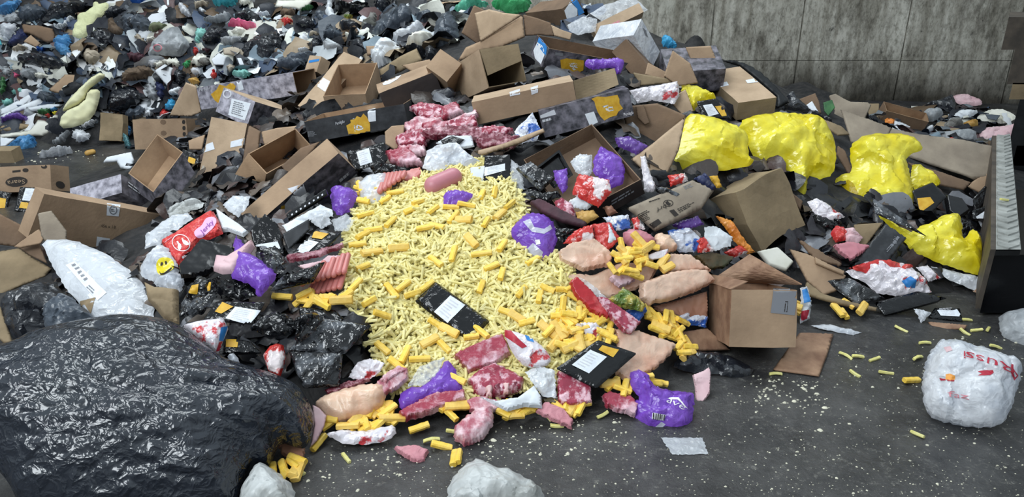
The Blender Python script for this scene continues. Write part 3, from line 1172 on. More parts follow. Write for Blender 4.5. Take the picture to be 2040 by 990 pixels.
r, b, f = bx('cardboard_carton', 'upright brown carton with recycling marks standing behind the open-topped box', 'B1')
for i, y in enumerate((243, 255, 267, 278, 288)):
    decal([b], f'{363+i*.6} {y-4} {369+i*.6} {y-4} {369+i*.6} {y+4} {363+i*.6} {y+4}', 'stamp', 'black_ink', r, 2, 1)
for cx, cy in ((325, 243), (326, 265)):
    decal([b], [(cx + 6 * math.cos(t), cy + 5 * math.sin(t)) for t in [k * math.pi / 4 for k in range(8)]], 'stamp', 'cardboard_dark', r, 2)
r, b, f = bx('carton', 'open-topped carton lying on its side, marble print outside and bare brown inside', 'B2', opened=('C0',), outer='marble_print')
r, b, f = bx('carton', 'light marble printed carton wedged below the open one', 'B3', outer='marble_light', faces={'B0': 'marble_light', 'A0': 'marble_print'})
textlines([b], '252 358 300 394 300 404 252 370', 2, 'pale_print', 'side_print', r)
r, b, f = bx('cardboard_carton', 'long brown carton with two white round-stamped stickers leaning toward the black bags', 'B4', faces={'B0': 'cardboard'}, crush=.003)
lettering([b], '456 x 18', (200, 452), (229, 455), (.5, -6), 'black_ink', parent=r)
for q in ('213 405 240 408 236 431 212 429', '193 471 219 475 213 502 190 499'):
    d = decal([b], q, 'sticker', 'white_label', r, 4)
    P_ = parse(q)
    cx = sum(p[0] for p in P_) / 4
    cy = sum(p[1] for p in P_) / 4
    o_ = [(cx + 8 * math.cos(t), cy + 9 * math.sin(t)) for t in [k * math.pi / 8 for k in range(16)]]
    i_ = [(cx + 6 * math.cos(t), cy + 7 * math.sin(t)) for t in [k * math.pi / 8 for k in range(16)]]
    flatten([b], o_ + i_, [(k, (k + 1) % 16, 16 + (k + 1) % 16, 16 + k) for k in range(16)], 'ring_stamp', 'grey_print', r, .0025)
    textlines([b], [(cx - 5, cy - 3), (cx + 5, cy - 2), (cx + 5, cy + 4), (cx - 5, cy + 3)], 2, 'black_ink', 'stamp_number', r)
r, b, f = bx('cardboard_carton', 'brown carton with a dark oval brand mark printed upside down', 'B5')
decal([b], [(33 + 22 * math.cos(t), 362 + 10 * math.sin(t) - 1.5 * math.cos(t)) for t in [k * math.pi / 10 for k in range(20)]], 'oval_logo', 'black_ink', r, 3)
lettering([b], 'Seara', (50, 357.5), (15, 360.5), (1, 8), 'cardboard_pale', 'logo_lettering', r)
decal([b], [(120 + 9 * math.cos(t), 368 + 7 * math.sin(t) + 2 * math.cos(t)) for t in [k * math.pi / 8 for k in range(16)]], 'oval_logo', 'black_ink', r, 3)
decal([b], [(88 + 6 * math.cos(t), 332 + 4 * math.sin(t)) for t in [k * math.pi / 6 for k in range(12)]], 'stamp', 'black_ink', r, 3)
decal([b], [(51 + 6 * math.cos(t), 339 + 4 * math.sin(t)) for t in [k * math.pi / 6 for k in range(12)]], 'stamp', 'black_ink', r, 3)
decal([b], '25 340 41 338 41 342 25 344', 'stamp', 'black_ink', r, 3)
bx('cardboard_carton', 'plain brown carton end beside the blue plastic bag on the floor', 'B6', outer='cardboard_olive')
r, b, f = bx('carton', 'grey marble printed carton with a white shipping label and round seal', 'B8', outer='marble_light', faces={'A0': 'marble_print', 'C0': 'cardboard_pale'})
decal([b], '462 196 500 206 488 240 455 229', 'shipping_label', 'white_label', r, 4)
textlines([b], '465 200 496 208 486 235 459 226', 7, 'grey_print', 'label_print', r)
o_ = [(453 + 9 * math.cos(t), 187 + 9 * math.sin(t)) for t in [k * math.pi / 8 for k in range(16)]]
i_ = [(453 + 6 * math.cos(t), 187 + 6 * math.sin(t)) for t in [k * math.pi / 8 for k in range(16)]]
flatten([b], o_ + i_, [(k, (k + 1) % 16, 16 + (k + 1) % 16, 16 + k) for k in range(16)], 'round_seal', 'pale_print', r, .002)
r, b, f = bx('carton', 'long marble printed carton with an open brown end and yellow splash', 'B9', opened=('A0',), outer='marble_light')
decal([b], '420 188 432 178 437 168 450 172 462 163 470 172 466 182 455 186 445 194 436 206 428 200', 'splash', 'splash_yellow', r, 3)
decal([b], '470 158 480 156 486 178 476 181', 'white_strip', 'white_label', r, 4)
lettering([b], 'Perdigão', (398, 182), (420, 177), (-1, -6), 'pale_print', parent=r)
pillow('torn_flap', None, None, 'cardboard_pale', '370 164 391 171 401 224 380 232 338 230 350 205', .008, parent=r, n=(Vector(BOX['B9'][1]).cross(Vector(BOX['B9'][3]))).normalized() * (1 if (Vector(BOX['B9'][1]).cross(Vector(BOX['B9'][3]))).y < 0 else -1), c=Vector(BOX['B9'][0]) + Vector(BOX['B9'][1]), rnd=0, edge=.004, sag=.02)
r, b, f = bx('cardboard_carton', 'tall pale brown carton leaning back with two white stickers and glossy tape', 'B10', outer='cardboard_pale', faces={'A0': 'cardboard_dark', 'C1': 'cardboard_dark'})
decal([b], '404 290 424 283 428 297 403 305', 'sticker', 'white_label', r, 4)
decal([b], '460 282 487 275 486 289 459 294', 'sticker', 'white_label', r, 4)
decal([b], '398 345 404 330 408 330 404 352', 'tape', 'tape', r, 4)
decal([b], '455 335 474 325 470 338 452 347', 'tape', 'tape', r, 4)
r, b, f = bx('cardboard_carton', 'open brown carton with triangular flaps in the middle of the carton pile', 'B11', opened=('C0',), flaps=[('000', '100', (468, 347), (527, 366))])
r, b, f = bx('carton', 'long trough-shaped carton, brown on top and dark marble print on its front', 'B12', outer='cardboard', faces={'B0': 'marble_print'}, crush=.003)
decal([b], '573 376 586 388 618 402 604 366', 'white_sticker', 'pale_print', r, 5)
decal([b], '555 430 560 410 568 408 575 398 584 404 592 398 596 410 588 420 592 428 580 436 570 446 562 440', 'splash', 'splash_yellow', r, 3)
textlines([b], '672 358 704 331 707 337 676 365', 1, 'pale_print', 'side_print', r, fill=.7)
r, b, f = bx('cardboard_carton', 'plain brown open-top carton standing tilted above the black printed one', 'B13', opened=('C0',))
r, b, f = bx('carton', 'black printed carton with a mustard paint splash hanging over the meat', 'B14', opened=('C0',), outer='black_print')
decal([b], '690 250 699 245 698 239 707 237 711 231 719 234 724 226 731 233 737 246 738 270 726 273 716 279 698 281 694 265', 'splash', 'splash_yellow', r, 3)
decal([b], '705 250 716 247 724 254 723 258 714 260 707 262', 'emblem', 'white_label', r, 3)
decal([b], '732 219 748 215 749 241 734 243', 'white_sticker', 'white_label', r, 4)
lettering([b], 'Perdigão', (669, 249), (687, 244), (-.5, -6), 'pale_print', parent=r)
textlines([b], '612 262 632 260 632 271 613 273', 5, 'grey_print', 'side_print', r)
textlines([b], '702 236 708 234 709 236 703 238', 1, 'pale_print', 'side_print', r)
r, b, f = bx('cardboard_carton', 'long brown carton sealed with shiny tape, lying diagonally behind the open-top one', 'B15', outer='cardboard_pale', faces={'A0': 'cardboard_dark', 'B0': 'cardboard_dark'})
decal([b], '620 160 632 148 662 165 648 183 640 178 632 172', 'tape', 'white_label', r, 4)
r, b, f = bx('cardboard_carton', 'small brown carton with a blue stripe in front of the black bags', 'B15b', outer='cardboard_pale')
decal([b], '613 121 637 117 635 122 612 126', 'stripe', 'blue_ink', r, 3)
r, b, f = bx('carton', 'black-fronted carton with a curved brown lid above the meat', 'B16', outer='brown_print', faces={'C0': 'cardboard'})
decal([b], '760 162 782 155 800 150 792 158 775 168 764 170', 'sticker', 'white_label', r, 3)
r, b, f = bx('cardboard_carton', 'olive brown carton with its side pushed in beside the tall grey bag', 'B17', opened=('B1',), outer='cardboard', inner='cardboard_olive')
r, b, f = bx('cardboard_carton', 'big upright carton with one broad blank side and a dark open mouth', 'B18', opened=('A0',), outer='cardboard_pale', inner='cardboard_olive', flaps=[('000', '010', (1039, 121), (971, 151), 'cardboard_olive')])
r, b, f = bx('carton', 'flat brown carton with a blue and white end label at the top of the heap', 'B20', outer='cardboard_dark')
decal([b], '1124 21 1136 4 1150 18 1150 30 1131 44', 'end_label', 'white_label', r, 3)
decal([b], '1137 2 1147 -5 1164 25 1152 32 1150 18', 'blue_label', 'blue_ink', r, 3)
r, b, f = bx('wrapped_carton', 'carton wrapped in clear film with faded red lettering near the wall', 'B21', outer='cardboard_pale')
textlines([b], '1204 52 1250 30 1252 38 1206 60', 1, 'faded_red_ink', 'side_print', r, fill=.8)
r, b, f = bx('carton', 'white carton lying tilted near the concrete wall', 'B22', outer='white_bag')
decal([b], '1280 55 1286 60 1291 75 1285 70', 'stamp', 'grey_print', r, 3)
bx('cardboard_carton', 'dark brown carton lying open underneath the white one', 'B23', opened=('B1',), outer='cardboard_dark')
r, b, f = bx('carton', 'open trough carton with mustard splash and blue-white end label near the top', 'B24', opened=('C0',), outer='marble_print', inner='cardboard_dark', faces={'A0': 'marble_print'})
decal([b], '1063 100 1071 84 1083 92 1085 110 1078 128 1066 116', 'end_label', 'white_label', r, 3)
decal([b], '1070 88 1074 74 1084 84 1090 94 1088 110 1083 106', 'blue_label', 'blue_ink', r, 3)
decal([b], '1116 119 1128 116 1146 118 1163 120 1162 140 1150 145 1138 142 1118 138', 'splash', 'splash_yellow', r, 3)
decal([b], '1133 126 1142 124 1151 128 1150 138 1143 140 1137 135', 'emblem', 'white_label', r, 3)
decal([b], '1106 104 1122 106 1121 112 1106 110', 'side_print', 'grey_print', r, 3)
r, b, f = bx('cardboard_carton', 'long closed carton with a raised end flap lying across the meat', 'B25', outer='cardboard', faces={'B0': 'cardboard', 'C0': 'cardboard_pale'}, flaps=[('100', '101', (1233, 168), (1224, 136), 'cardboard_olive')])
for q in ('1015 184 1036 177 1036 188 1016 192', '1057 175 1072 170 1072 184 1059 189'):
    decal([b], q, 'sticker', 'pale_print', r, 3)
r, b, f = bx('carton', 'marble printed carton with a big mustard splash in front of the long brown one', 'B26', outer='marble_print')
decal([b], '1178 197 1190 192 1206 193 1230 189 1234 198 1234 206 1241 216 1232 222 1228 230 1216 233 1204 240 1196 232 1190 222 1186 210 1184 202', 'splash', 'splash_yellow', r, 3)
decal([b], '1197 211 1218 208 1223 220 1209 224 1206 216', 'emblem', 'white_label', r, 3)
decal([b], '1165 227 1183 222 1193 248 1176 253', 'white_sticker', 'white_label', r, 4)
lettering([b], 'Perdigão', (1243, 231), (1264, 226), (-1, -6), 'white_ink', parent=r)
decal([b], '1076 230 1104 218 1108 228 1077 236', 'side_print', 'pale_print', r, 3)
textlines([b], '1078 238 1108 230 1109 236 1079 244', 1, 'pale_print', 'side_print', r, fill=.8)
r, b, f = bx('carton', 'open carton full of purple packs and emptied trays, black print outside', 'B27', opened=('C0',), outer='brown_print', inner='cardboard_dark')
textlines([b], '1214 400 1278 362 1278 374 1214 412', 2, 'grey_print', 'side_print', r)
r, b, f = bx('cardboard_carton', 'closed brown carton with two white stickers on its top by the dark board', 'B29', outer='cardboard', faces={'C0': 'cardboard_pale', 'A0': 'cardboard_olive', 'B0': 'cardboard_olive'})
decal([b], '1424 167 1448 163 1452 170 1431 175', 'sticker', 'white_label', r, 3)
decal([b], '1485 160 1505 156 1510 164 1489 166', 'sticker', 'white_label', r, 3)
r, b, f = bx('cardboard_carton', 'crushed olive brown carton standing in front of the yellow bags', 'B31', outer='cardboard_olive', crush=.018)
r, b, f = bx('cardboard_carton', 'open brown carton with a grey barcode label standing on the floor', 'B33', opened=('C0',), outer='cardboard', inner='cardboard_wet', faces={'A0': 'cardboard_wet'}, flaps=[('010', '110', (1598, 568), (1493, 508), 'cardboard_wet'), ('000', '010', (1417, 547), (1491, 560), 'cardboard_wet')])
decal([b], '1541 574 1590 576 1583 628 1535 623', 'shipping_label', 'grey_print', r, 4)
decal([b], '1564 600 1570 600 1568 622 1562 622', 'barcode', 'black_ink', r, 2)
decal([b], '1565.5 602 1568.5 602 1566.5 620 1563.5 620', 'barcode_field', 'grey_print', r, 2, eps=.003)
bx('carton', 'dark printed carton with raised flaps against the concrete wall', 'B30', outer='marble_print')
bx('cardboard_carton', 'small crushed carton at the edge of the rubbish near the dark floor', 'B39', outer='cardboard_olive', opened=('C0',), crush=.015)
bx('cardboard_carton', 'low brown tray carton lying flat near the loader', 'B36', outer='cardboard_dark', opened=('C0',), crush=.01)

# ------------------------------------------------------------------ kinds of loose things
def bag(name, label, cat, mat, poly, thick=.07, lift=.03, face=.4, wr=.012, ws=11, rnd=1, **k):
    k.setdefault('bot', .2)
    k.setdefault('prof_p', .8)
    k.setdefault('jag', .004)
    return pillow(name, label, cat, mat, poly, thick * .7, lift, face, wr=wr, ws=ws, rnd=rnd, **k)


def sheet(name, label, cat, mat, poly, thick=.008, lift=.03, face=.35, rnd=0, edge=.004, sag=.012, **k):
    return pillow(name, label, cat, mat, poly, thick, lift, face, rnd=rnd, edge=edge, sag=sag, **k)


def meat(name, label, cat, mat, poly, thick=.03, lift=.015, face=.25, rnd=0, edge=.007, wr=.005, ws=13, **k):
    k.setdefault('jag', .0035)
    k.setdefault('bot', .12)
    k.setdefault('res', 50)
    k.setdefault('prof_p', .4)
    return pillow(name, label, cat, mat, poly, thick * .75, lift, face, rnd=rnd, edge=edge, wr=wr, ws=ws, ridge=False, **k)


def film(name, label, cat, mat, poly, thick=.02, lift=.03, face=.35, wr=.011, ws=15, rnd=0, **k):
    k.setdefault('bot', .15)
    k.setdefault('prof_p', .8)
    k.setdefault('jag', .003)
    return pillow(name, label, cat, mat, poly, thick * .5, lift, face, wr=wr, ws=ws, rnd=rnd, **k)


BB, BP, MB_ = 'black_bag', 'plastic bag', 'food pack'

# ---- the big black bag lying at the front
o = pillow('black_garbage_bag', 'huge glossy black garbage bag slumped on the floor in front of the cartons', 'garbage bag', 'black_bag_front',
           '-70 705 0 694 33 690 78 664 140 650 191 640 243 632 304 636 356 647 420 700 461 724 552 750 598 772 622 812 628 846 612 896 585 890 556 880 540 930 508 925 486 960 480 1040 55 1040 0 925 -70 880',
           .20, lift=.10, face=.42, at=(320, 870), wr=.008, ws=9, res=130, bot=.6, rnd=2, st=(.5, 1.4), crease=60)
pillow('bag_skirt', None, None, 'black_bag_front', '-70 866 90 860 240 866 330 862 420 872 520 862 545 880 530 926 506 926 488 960 482 1040 60 1040 4 935 -70 895', .06, lift=.185, face=.55, at=(300, 900), wr=.009, ws=6, res=80, bot=.5, rnd=2, st=(.35, 2.6), crease=60, parent=o)
meat('cardboard_scrap', 'brown scrap under the edge of the huge black bag', 'scrap', 'pork_brown', '553 880 609 890 606 915 595 930 560 905', .02)
sheet('pink_wrapper', 'pinkish white wrapper stuck out beside the black bag', 'wrapper', 'pale_pink', '622 806 636 812 651 828 646 850 632 878 618 892 626 850', .006, lift=.06)
bag('plastic_bag', 'second black bag behind the huge one, with a grey sheen', BP, BB, '0 590 52 573 109 558 128 586 150 610 182 640 120 655 87 664 35 684 0 650', .09, lift=.06, wr=.02)
bag('plastic_bag', 'charcoal bag between the clear wrapped pack and the huge black bag', BP, 'charcoal_bag', '84 616 100 595 132 584 165 612 194 640 140 652 92 664', .06, lift=.10, wr=.02)
sheet('cardboard_strip', 'crumpled strip of board at the frame edge by the black bags', 'cardboard', 'cardboard_olive', '-20 600 2 612 26 682 8 684 -20 660', .008, lift=.1)

# ---- crushed carton at the left edge
r = empty('crushed_carton', Matrix.Translation(hit(40, 600)))
setp(r, 'crushed open carton with bent flaps lying under the clear wrapped pack', 'box')
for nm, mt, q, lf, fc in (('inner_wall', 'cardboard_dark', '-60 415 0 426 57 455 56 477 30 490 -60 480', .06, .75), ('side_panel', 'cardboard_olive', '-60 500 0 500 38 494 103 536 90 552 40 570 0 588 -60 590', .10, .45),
                          ('flap', 'cardboard_grey', '75 426 103 421 133 460 132 490 128 498 100 494 82 470 78 440', .16, .7), ('flap', 'cardboard', '27 491 79 458 90 475 82 487 40 494', .11, .5), ('lower_panel', 'cardboard_dark', '38 494 80 488 95 526 60 510', .085, .4)):
    pillow(nm, None, None, mt, q, .006, lift=lf, face=fc, rnd=0, edge=.004, sag=.02, parent=r, at=(40, 520))

# ---- wrapped pack, smiley bag, red pack
o = film('wrapped_pack', 'clear plastic wrapped pack with a barcode label lying over the black bags', 'wrapped pack', 'milky_film', '84 487 94 478 133 477 158 483 212 507 258 538 297 580 308 612 307 634 250 640 191 638 160 608 130 572 104 530', .07, lift=.16, wr=.009, ws=9, res=50)
decal(o, '131 528 149 520 213 583 194 599', 'paper_label', 'white_label', s=5)
textlines(o, '140 526 150 522 180 556 170 562', 5, 'grey_print', seed=9)
textlines(o, '178 566 196 584 188 590 170 572', 2, 'grey_print')
decal(o, '160 600 190 592 180 630 160 606', 'brown_contents', 'cardboard_olive', s=5)
o = bag('plastic_bag', 'white bag printed with a yellow smiling face beside the red pack', BP, 'white_bag', '277 532 298 500 330 486 350 518 359 545 345 562 300 562 282 550', .05, lift=.10)
decal(o, '311 531 313 520 320 513 335 513 344 518 347 528 346 536 334 542 323 549 314 545', 'smiling_face', 'yellow_bag', s=3, rnd=2)
for e in ('320 524 323 522 325 526 323 530 320 529', '328 521 331 520 333 524 331 528 329 527'):
    decal(o, e, 'printed_eye', 'black_ink', s=2, eps=.003)
decal(o, '317 540 321 545 328 543 336 537 341 533 342 535 336 541 328 546 320 547', 'printed_mouth', 'black_ink', s=2, eps=.003)
film('plastic_film', 'clear film heaped behind the red pack', 'plastic film', 'milky_film', '288 497 290 470 318 447 345 430 375 425 385 435 340 468 320 487', .04, lift=.09)
o = sheet('printed_pack', 'red printed food pack with a white double bird emblem', MB_, 'red_pack', '321 482 372 452 425 421 436 440 445 466 420 478 398 480 376 510 357 530 338 508', .025, lift=.14, edge=.015, wr=.003, ws=20)
o_ = [(361 + 18 * math.cos(t) + 2 * math.sin(t), 484 + 17 * math.sin(t)) for t in [k * math.pi / 12 for k in range(24)]]
i_ = [(361 + 16.5 * math.cos(t) + 2 * math.sin(t), 484 + 15.5 * math.sin(t)) for t in [k * math.pi / 12 for k in range(24)]]
flatten(o, o_ + i_, [(k, (k + 1) % 24, 24 + (k + 1) % 24, 24 + k) for k in range(24)], 'emblem_ring', 'white_ink', o, .002)
decal(o, '352 481 355 480 357 484 361 487 362 492 360 497 358 499 354 494 355 488', 'emblem_bird', 'white_ink', s=2)
decal(o, '362 475 364 474 366 478 371 480 376 484 376 488 372 489 366 486 364 482', 'emblem_bird', 'white_ink', s=2)
decal(o, '386 463 392 456 402 450 408 438 414 433 424 432 431 436 430 446 424 456 414 464 406 472 396 475 389 471', 'name_field', 'pink_ink', s=3, rnd=1)
lettering(o, 'Jerky', (404, 468), (427, 444), (-6, -7), 'purple_ink', 'name_lettering')
textlines(o, '360 511 380 497 382 501 363 516', 1, 'white_ink', fill=.8, seed=3)
textlines(o, '326 482 352 464 353 468 328 486', 1, 'faded_red_ink', 'edge_print')
sheet('white_pack', 'creased white pack behind the red printed one', MB_, 'paper', '430 416 453 431 478 448 496 464 486 474 456 462 444 464 436 442', .02, lift=.10, edge=.012, wr=.004)
film('plastic_film', 'grey green film twisted behind the long brown carton', 'plastic film', 'dirty_bag', '334 420 362 402 391 396 407 404 400 416 380 420 358 440 338 434', .03, lift=.05)
sheet('paper_bag', 'torn brown paper bag below the smiling face bag', 'paper bag', 'cardboard_olive', '288 562 313 575 357 580 357 646 330 640 312 618 296 600', .02, lift=.09, edge=.015, wr=.008)
bag('plastic_bag', 'crumpled white film next to the brown paper bag', BP, 'white_bag', '300 562 338 542 365 546 368 566 358 586 326 578', .04, lift=.11)

# ---- black trays and packs to the left of the fries
T = tray
T('meal_tray', 'sealed black tray with a mustard window, standing on edge by the oval-marked carton', '-12 378 24 384 12 424 -16 420', lift=.06, face=.7, win='-5 393 12 396 10 414 -5 416')
T('meal_tray', 'sealed black tray with white label and mustard window leaning on the long brown carton', '40 372 74 374 60 426 28 420', lift=.09, face=.7, lab='51 375 72 376 64 401 44 399', win='42 402 57 404 54 416 38 414')
sheet('food_tray', 'large black tray turned over lying across the red pack', 'food tray', 'black_tray', '358 534 378 508 399 480 406 478 452 490 469 496 468 516 440 534 400 552 362 556', .02, lift=.16, edge=.01, wr=.002)
o = film('sealed_pack', 'clear sealed pack with mustard print below the black lid', MB_, 'grey_film', '395 548 412 556 440 552 434 590 406 626 358 632 362 603', .03, lift=.14)
decal(o, '376 570 396 566 393 586 373 584', 'printed_window', 'splash_yellow', s=3)
decal(o, '412 572 416 562 421 562 419 578 414 580', 'printed_window', 'splash_yellow', s=3)
T('meal_tray', 'sealed black tray with white label beside the clear pack with mustard print', '431 600 528 602 506 646 404 638', lift=.17, face=.3, lab='469 611 519 619 497 647 449 634', win='443 602 465 611 441 625 428 621')
film('black_film', 'glossy black film draped between the labelled tray and the purple pack', 'plastic film', 'black_film', '438 560 470 552 506 562 512 590 480 598 446 590', .03, lift=.12)
film('black_film', 'crackled black film over the labelled tray', 'plastic film', 'black_film', '495 656 520 634 549 620 576 628 591 647 582 664 570 671 530 668', .03, lift=.2)
T('meal_tray', 'sealed black tray with a mustard window half under the white pack', '449 674 500 680 522 704 442 706', lift=.12, win='451 676 475 677 473 692 450 691')
o = sheet('printed_pack', 'white pack with blue and red edge wedged against the huge black bag', MB_, 'mix_pack', '366 652 410 640 449 636 455 656 434 706 408 690 380 668', .04, lift=.16, edge=.025, wr=.006)
decal(o, '440 652 453 650 444 680 436 678', 'blue_band', 'blue_ink', s=3)
decal(o, '436 682 446 678 440 698 430 700', 'red_band', 'red_ink', s=3)
T('empty_tray', 'empty black tray with crackled clear film above the crumpled one', '573 697 646 634 741 648 687 706', depth=.07, lift=.12, face=.3, film='grey_film', bulge=.01, wr=.002, tilt=(.05, 0, 0))
film('crumpled_film', 'ball of crackled clear film on the emptied black tray', 'plastic film', 'grey_film', '588 636 610 624 632 622 640 640 628 660 606 680 588 690 590 660', .05, lift=.19, wr=.014)
T('crumpled_tray', 'crumpled black tray with glossy film hanging below the emptied one', '574 698 684 702 677 770 604 774', depth=.05, lift=.13, face=.6, film='grey_film', bulge=.02, wr=.005)
T('meal_tray', 'dark tray tucked underneath the emptied tray', '594 610 668 618 690 640 600 648', depth=.03, lift=.07, face=.2)
o = sheet('printed_pack', 'red and clear pack standing upright beside the crumpled tray', MB_, 'red_white', '537 690 552 684 565 688 570 714 558 752 534 738 524 708', .03, lift=.14, edge=.02, wr=.006)
bag('plastic_bag', 'small white knot of plastic near the edge of the huge bag', BP, 'white_bag', '454 706 470 704 478 720 470 734 456 724', .03, lift=.16)
T('meal_tray', 'sealed black tray with white label and mustard window beside the fries', '632 454 680 466 640 502 576 511', depth=.025, lift=.13, face=.35, lab='604 475 635 483 610 506 577 498', win='626 460 655 466 641 477 613 472')
sheet('black_card', 'black card sleeve standing behind the labelled tray', 'card sleeve', 'black_print', '562 467 616 436 617 458 574 501', .006, lift=.15, face=.8)
o = sheet('black_sleeve', 'glossy black sleeve with a white label among the trays', 'card sleeve', 'black_film', '498 460 528 426 553 446 562 470 569 510 530 504 505 488', .012, lift=.15, face=.6)
decal(o, '509 488 553 481 559 495 511 506', 'paper_label', 'white_label', s=4)
film('crackled_tray_film', 'crackled clear film over a small black tray near the purple pack', 'plastic film', 'grey_film', '510 507 548 489 576 528 560 545 530 538', .03, lift=.17)
T('empty_tray', 'long black tray with crackled film beside the sausages', '538 580 560 556 648 521 624 562', depth=.02, lift=.17, face=.3, film='grey_film', bulge=.015, wr=.01)
sheet('tray_rail', 'black perforated strip lying along the trough-shaped carton', 'strip', 'black_tray', '570 428 650 376 655 390 575 441', .015, lift=.19, face=.55, edge=.006, sag=0)
for k in range(8):
    x, y = 580 + k * 8.6, 427 - k * 5.6
    decal(bpy.data.objects['tray_rail'], [(x, y), (x + 3, y - 2), (x + 4, y + 1), (x + 1, y + 3)], 'slot_mark', 'pale_print', s=2)
film('white_film', 'white film lying along the perforated strip', 'plastic film', 'paper', '562 450 600 430 638 408 660 416 664 432 640 430 616 440 576 468', .015, lift=.15, wr=.006)
film('fries_pack', 'clear pack of pale fries beside the white film', MB_, 'clear_film', '619 424 653 420 660 445 640 456 620 444', .03, lift=.15)
film('clear_film', 'small clear film patch at the top edge of the fries', 'plastic film', 'clear_film', '660 440 690 426 706 440 694 462 668 460', .02, lift=.1)
o = sheet('torn_pack', 'torn pinkish white pack stuck to the purple bag', MB_, 'pale_pink', '427 542 432 512 456 514 480 500 504 481 508 493 486 524 468 545 444 548', .03, lift=.23, edge=.02, wr=.004)
bag('purple_pack', 'purple pack standing among black trays below the torn pinkish one', MB_, 'purple_film', '466 465 484 482 494 506 520 518 551 542 545 562 514 600 505 570 480 562 458 552 466 520', .05, lift=.19, wr=.008)
bag('purple_pack', 'purple wrapper at the end of the trough-shaped carton', MB_, 'purple_film', '656 377 674 369 701 376 716 391 704 410 694 426 665 430', .04, lift=.09)
film('crackled_film', 'crackled clear and purple film in front of the open flaps', 'plastic film', 'milky_film', '444 408 466 390 498 392 494 410 476 434 454 420', .03, lift=.18)
T('meal_tray', 'sealed black tray with a white label behind the pale bag of sausages', '690 304 766 282 772 330 700 342', lift=.08, face=.6, lab='710 303 735 295 742 323 718 331')
film('black_film', 'dark film strip above the bag of sausages', 'plastic film', 'black_film', '735 330 760 322 812 336 800 346 745 348', .015, lift=.05)

# ---- sausages
r = film('sausage_pack', 'split white pack showing rows of frankfurters at the edge of the fries', MB_, 'milky_film', '715 362 735 348 768 344 775 366 772 400 745 416 728 414 716 396', .06, lift=.06, wr=.006)
for k in range(6):
    capsule('frankfurter', None, None, 'frankfurter', (762 + k * 9, 404 - k * 6), (772 + k * 8, 368 - k * 1), 5.5, lift=.05, parent=r)
o = meat('meat_block', 'pink moulded meat block behind the split pack of frankfurters', 'meat', 'frankfurter', '783 350 808 346 839 338 843 354 817 368 790 366', .035)
r = empty('frankfurter_bundle', Matrix.Translation(hit(650, 570)))
setp(r, 'bundle of pink frankfurters lying against the fries', 'sausages')
for k in range(9):
    capsule('frankfurter', None, None, 'frankfurter', (610 + k * 9.0, 590 - k * 2.2), (627 + k * 8.0, 556 - k * 2.6), 6.2, lift=.07 + .006 * (k % 2), parent=r)
for k in range(7):
    capsule('frankfurter', None, None, 'frankfurter', (616 + k * 10, 598 - k * 2), (630 + k * 9.0, 576 - k * 3), 6.0, lift=.03, parent=r)
sheet('white_wrapper', 'white wrapper lying on the frankfurter bundle', 'wrapper', 'pale_pink', '592 531 640 520 653 509 683 508 674 524 638 527 610 540', .006, lift=.13)
meat('meat_strip', 'dark pink strip of frozen meat below the labelled tray', 'meat', 'beef_dark', '570 512 630 502 683 486 684 494 640 512 576 524', .02, lift=.13)

# ---- trays on the fries
T('meal_tray', 'sealed black tray with a white label lying in the middle of the fries', '868 561 976 640 934 682 826 600', depth=.02, lift=.045, face=.2, lab='897 589 927 608 892 643 865 621', bulge=.012, wr=.002)
T('meal_tray', 'sealed black tray with label and mustard window at the front of the fries', '1191 677 1269 704 1188 775 1107 734', depth=.03, lift=.09, face=.25, lab='1176 697 1209 711 1173 744 1139 727', win='1200 688 1233 697 1221 712 1192 697')
T('meal_tray', 'sealed black tray with a white strip label at the top of the fries', '966 310 1016 307 1018 366 960 373', depth=.02, lift=.05, face=.45, lab='966 334 1006 326 1006 340 965 351')
sheet('paper_sheet', 'blank white paper beside the strip-labelled tray', 'paper', 'paper', '936 334 967 330 961 371 941 366', .004, lift=.04, face=.45)
film('clear_film', 'clear film with fries at the side of the strip-labelled tray', 'plastic film', 'clear_film', '1018 318 1036 332 1046 380 1030 386 1016 362', .03, lift=.03)
o = capsule('mortadella_roll', 'thick pink mortadella roll lying on top of the fries', 'sausage', 'ham', (858, 386), (912, 362), 19, lift=.0)
bag('purple_wrapper', 'torn purple wrapper next to the mortadella roll', 'wrapper', 'purple_film', '888 380 910 378 946 386 934 400 894 418 881 406', .03, lift=.06, wr=.008)
film('white_film', 'wrinkled white film at the crest of the fries', 'plastic film', 'white_bag', '842 336 850 302 870 290 908 283 926 300 956 322 940 332 900 328 872 346', .03, lift=.06, wr=.012)
sheet('wrapper', 'white wrapper with a black printed patch on the meat slabs', 'wrapper', 'paper', '868 286 892 272 940 272 945 292 920 297 890 292', .01, lift=.07, wr=.004)
sheet('black_patch', 'small black film piece lying on the printed white wrapper', 'plastic film', 'black_film', '878 280 900 270 926 278 910 292 884 290', .004, lift=.10)

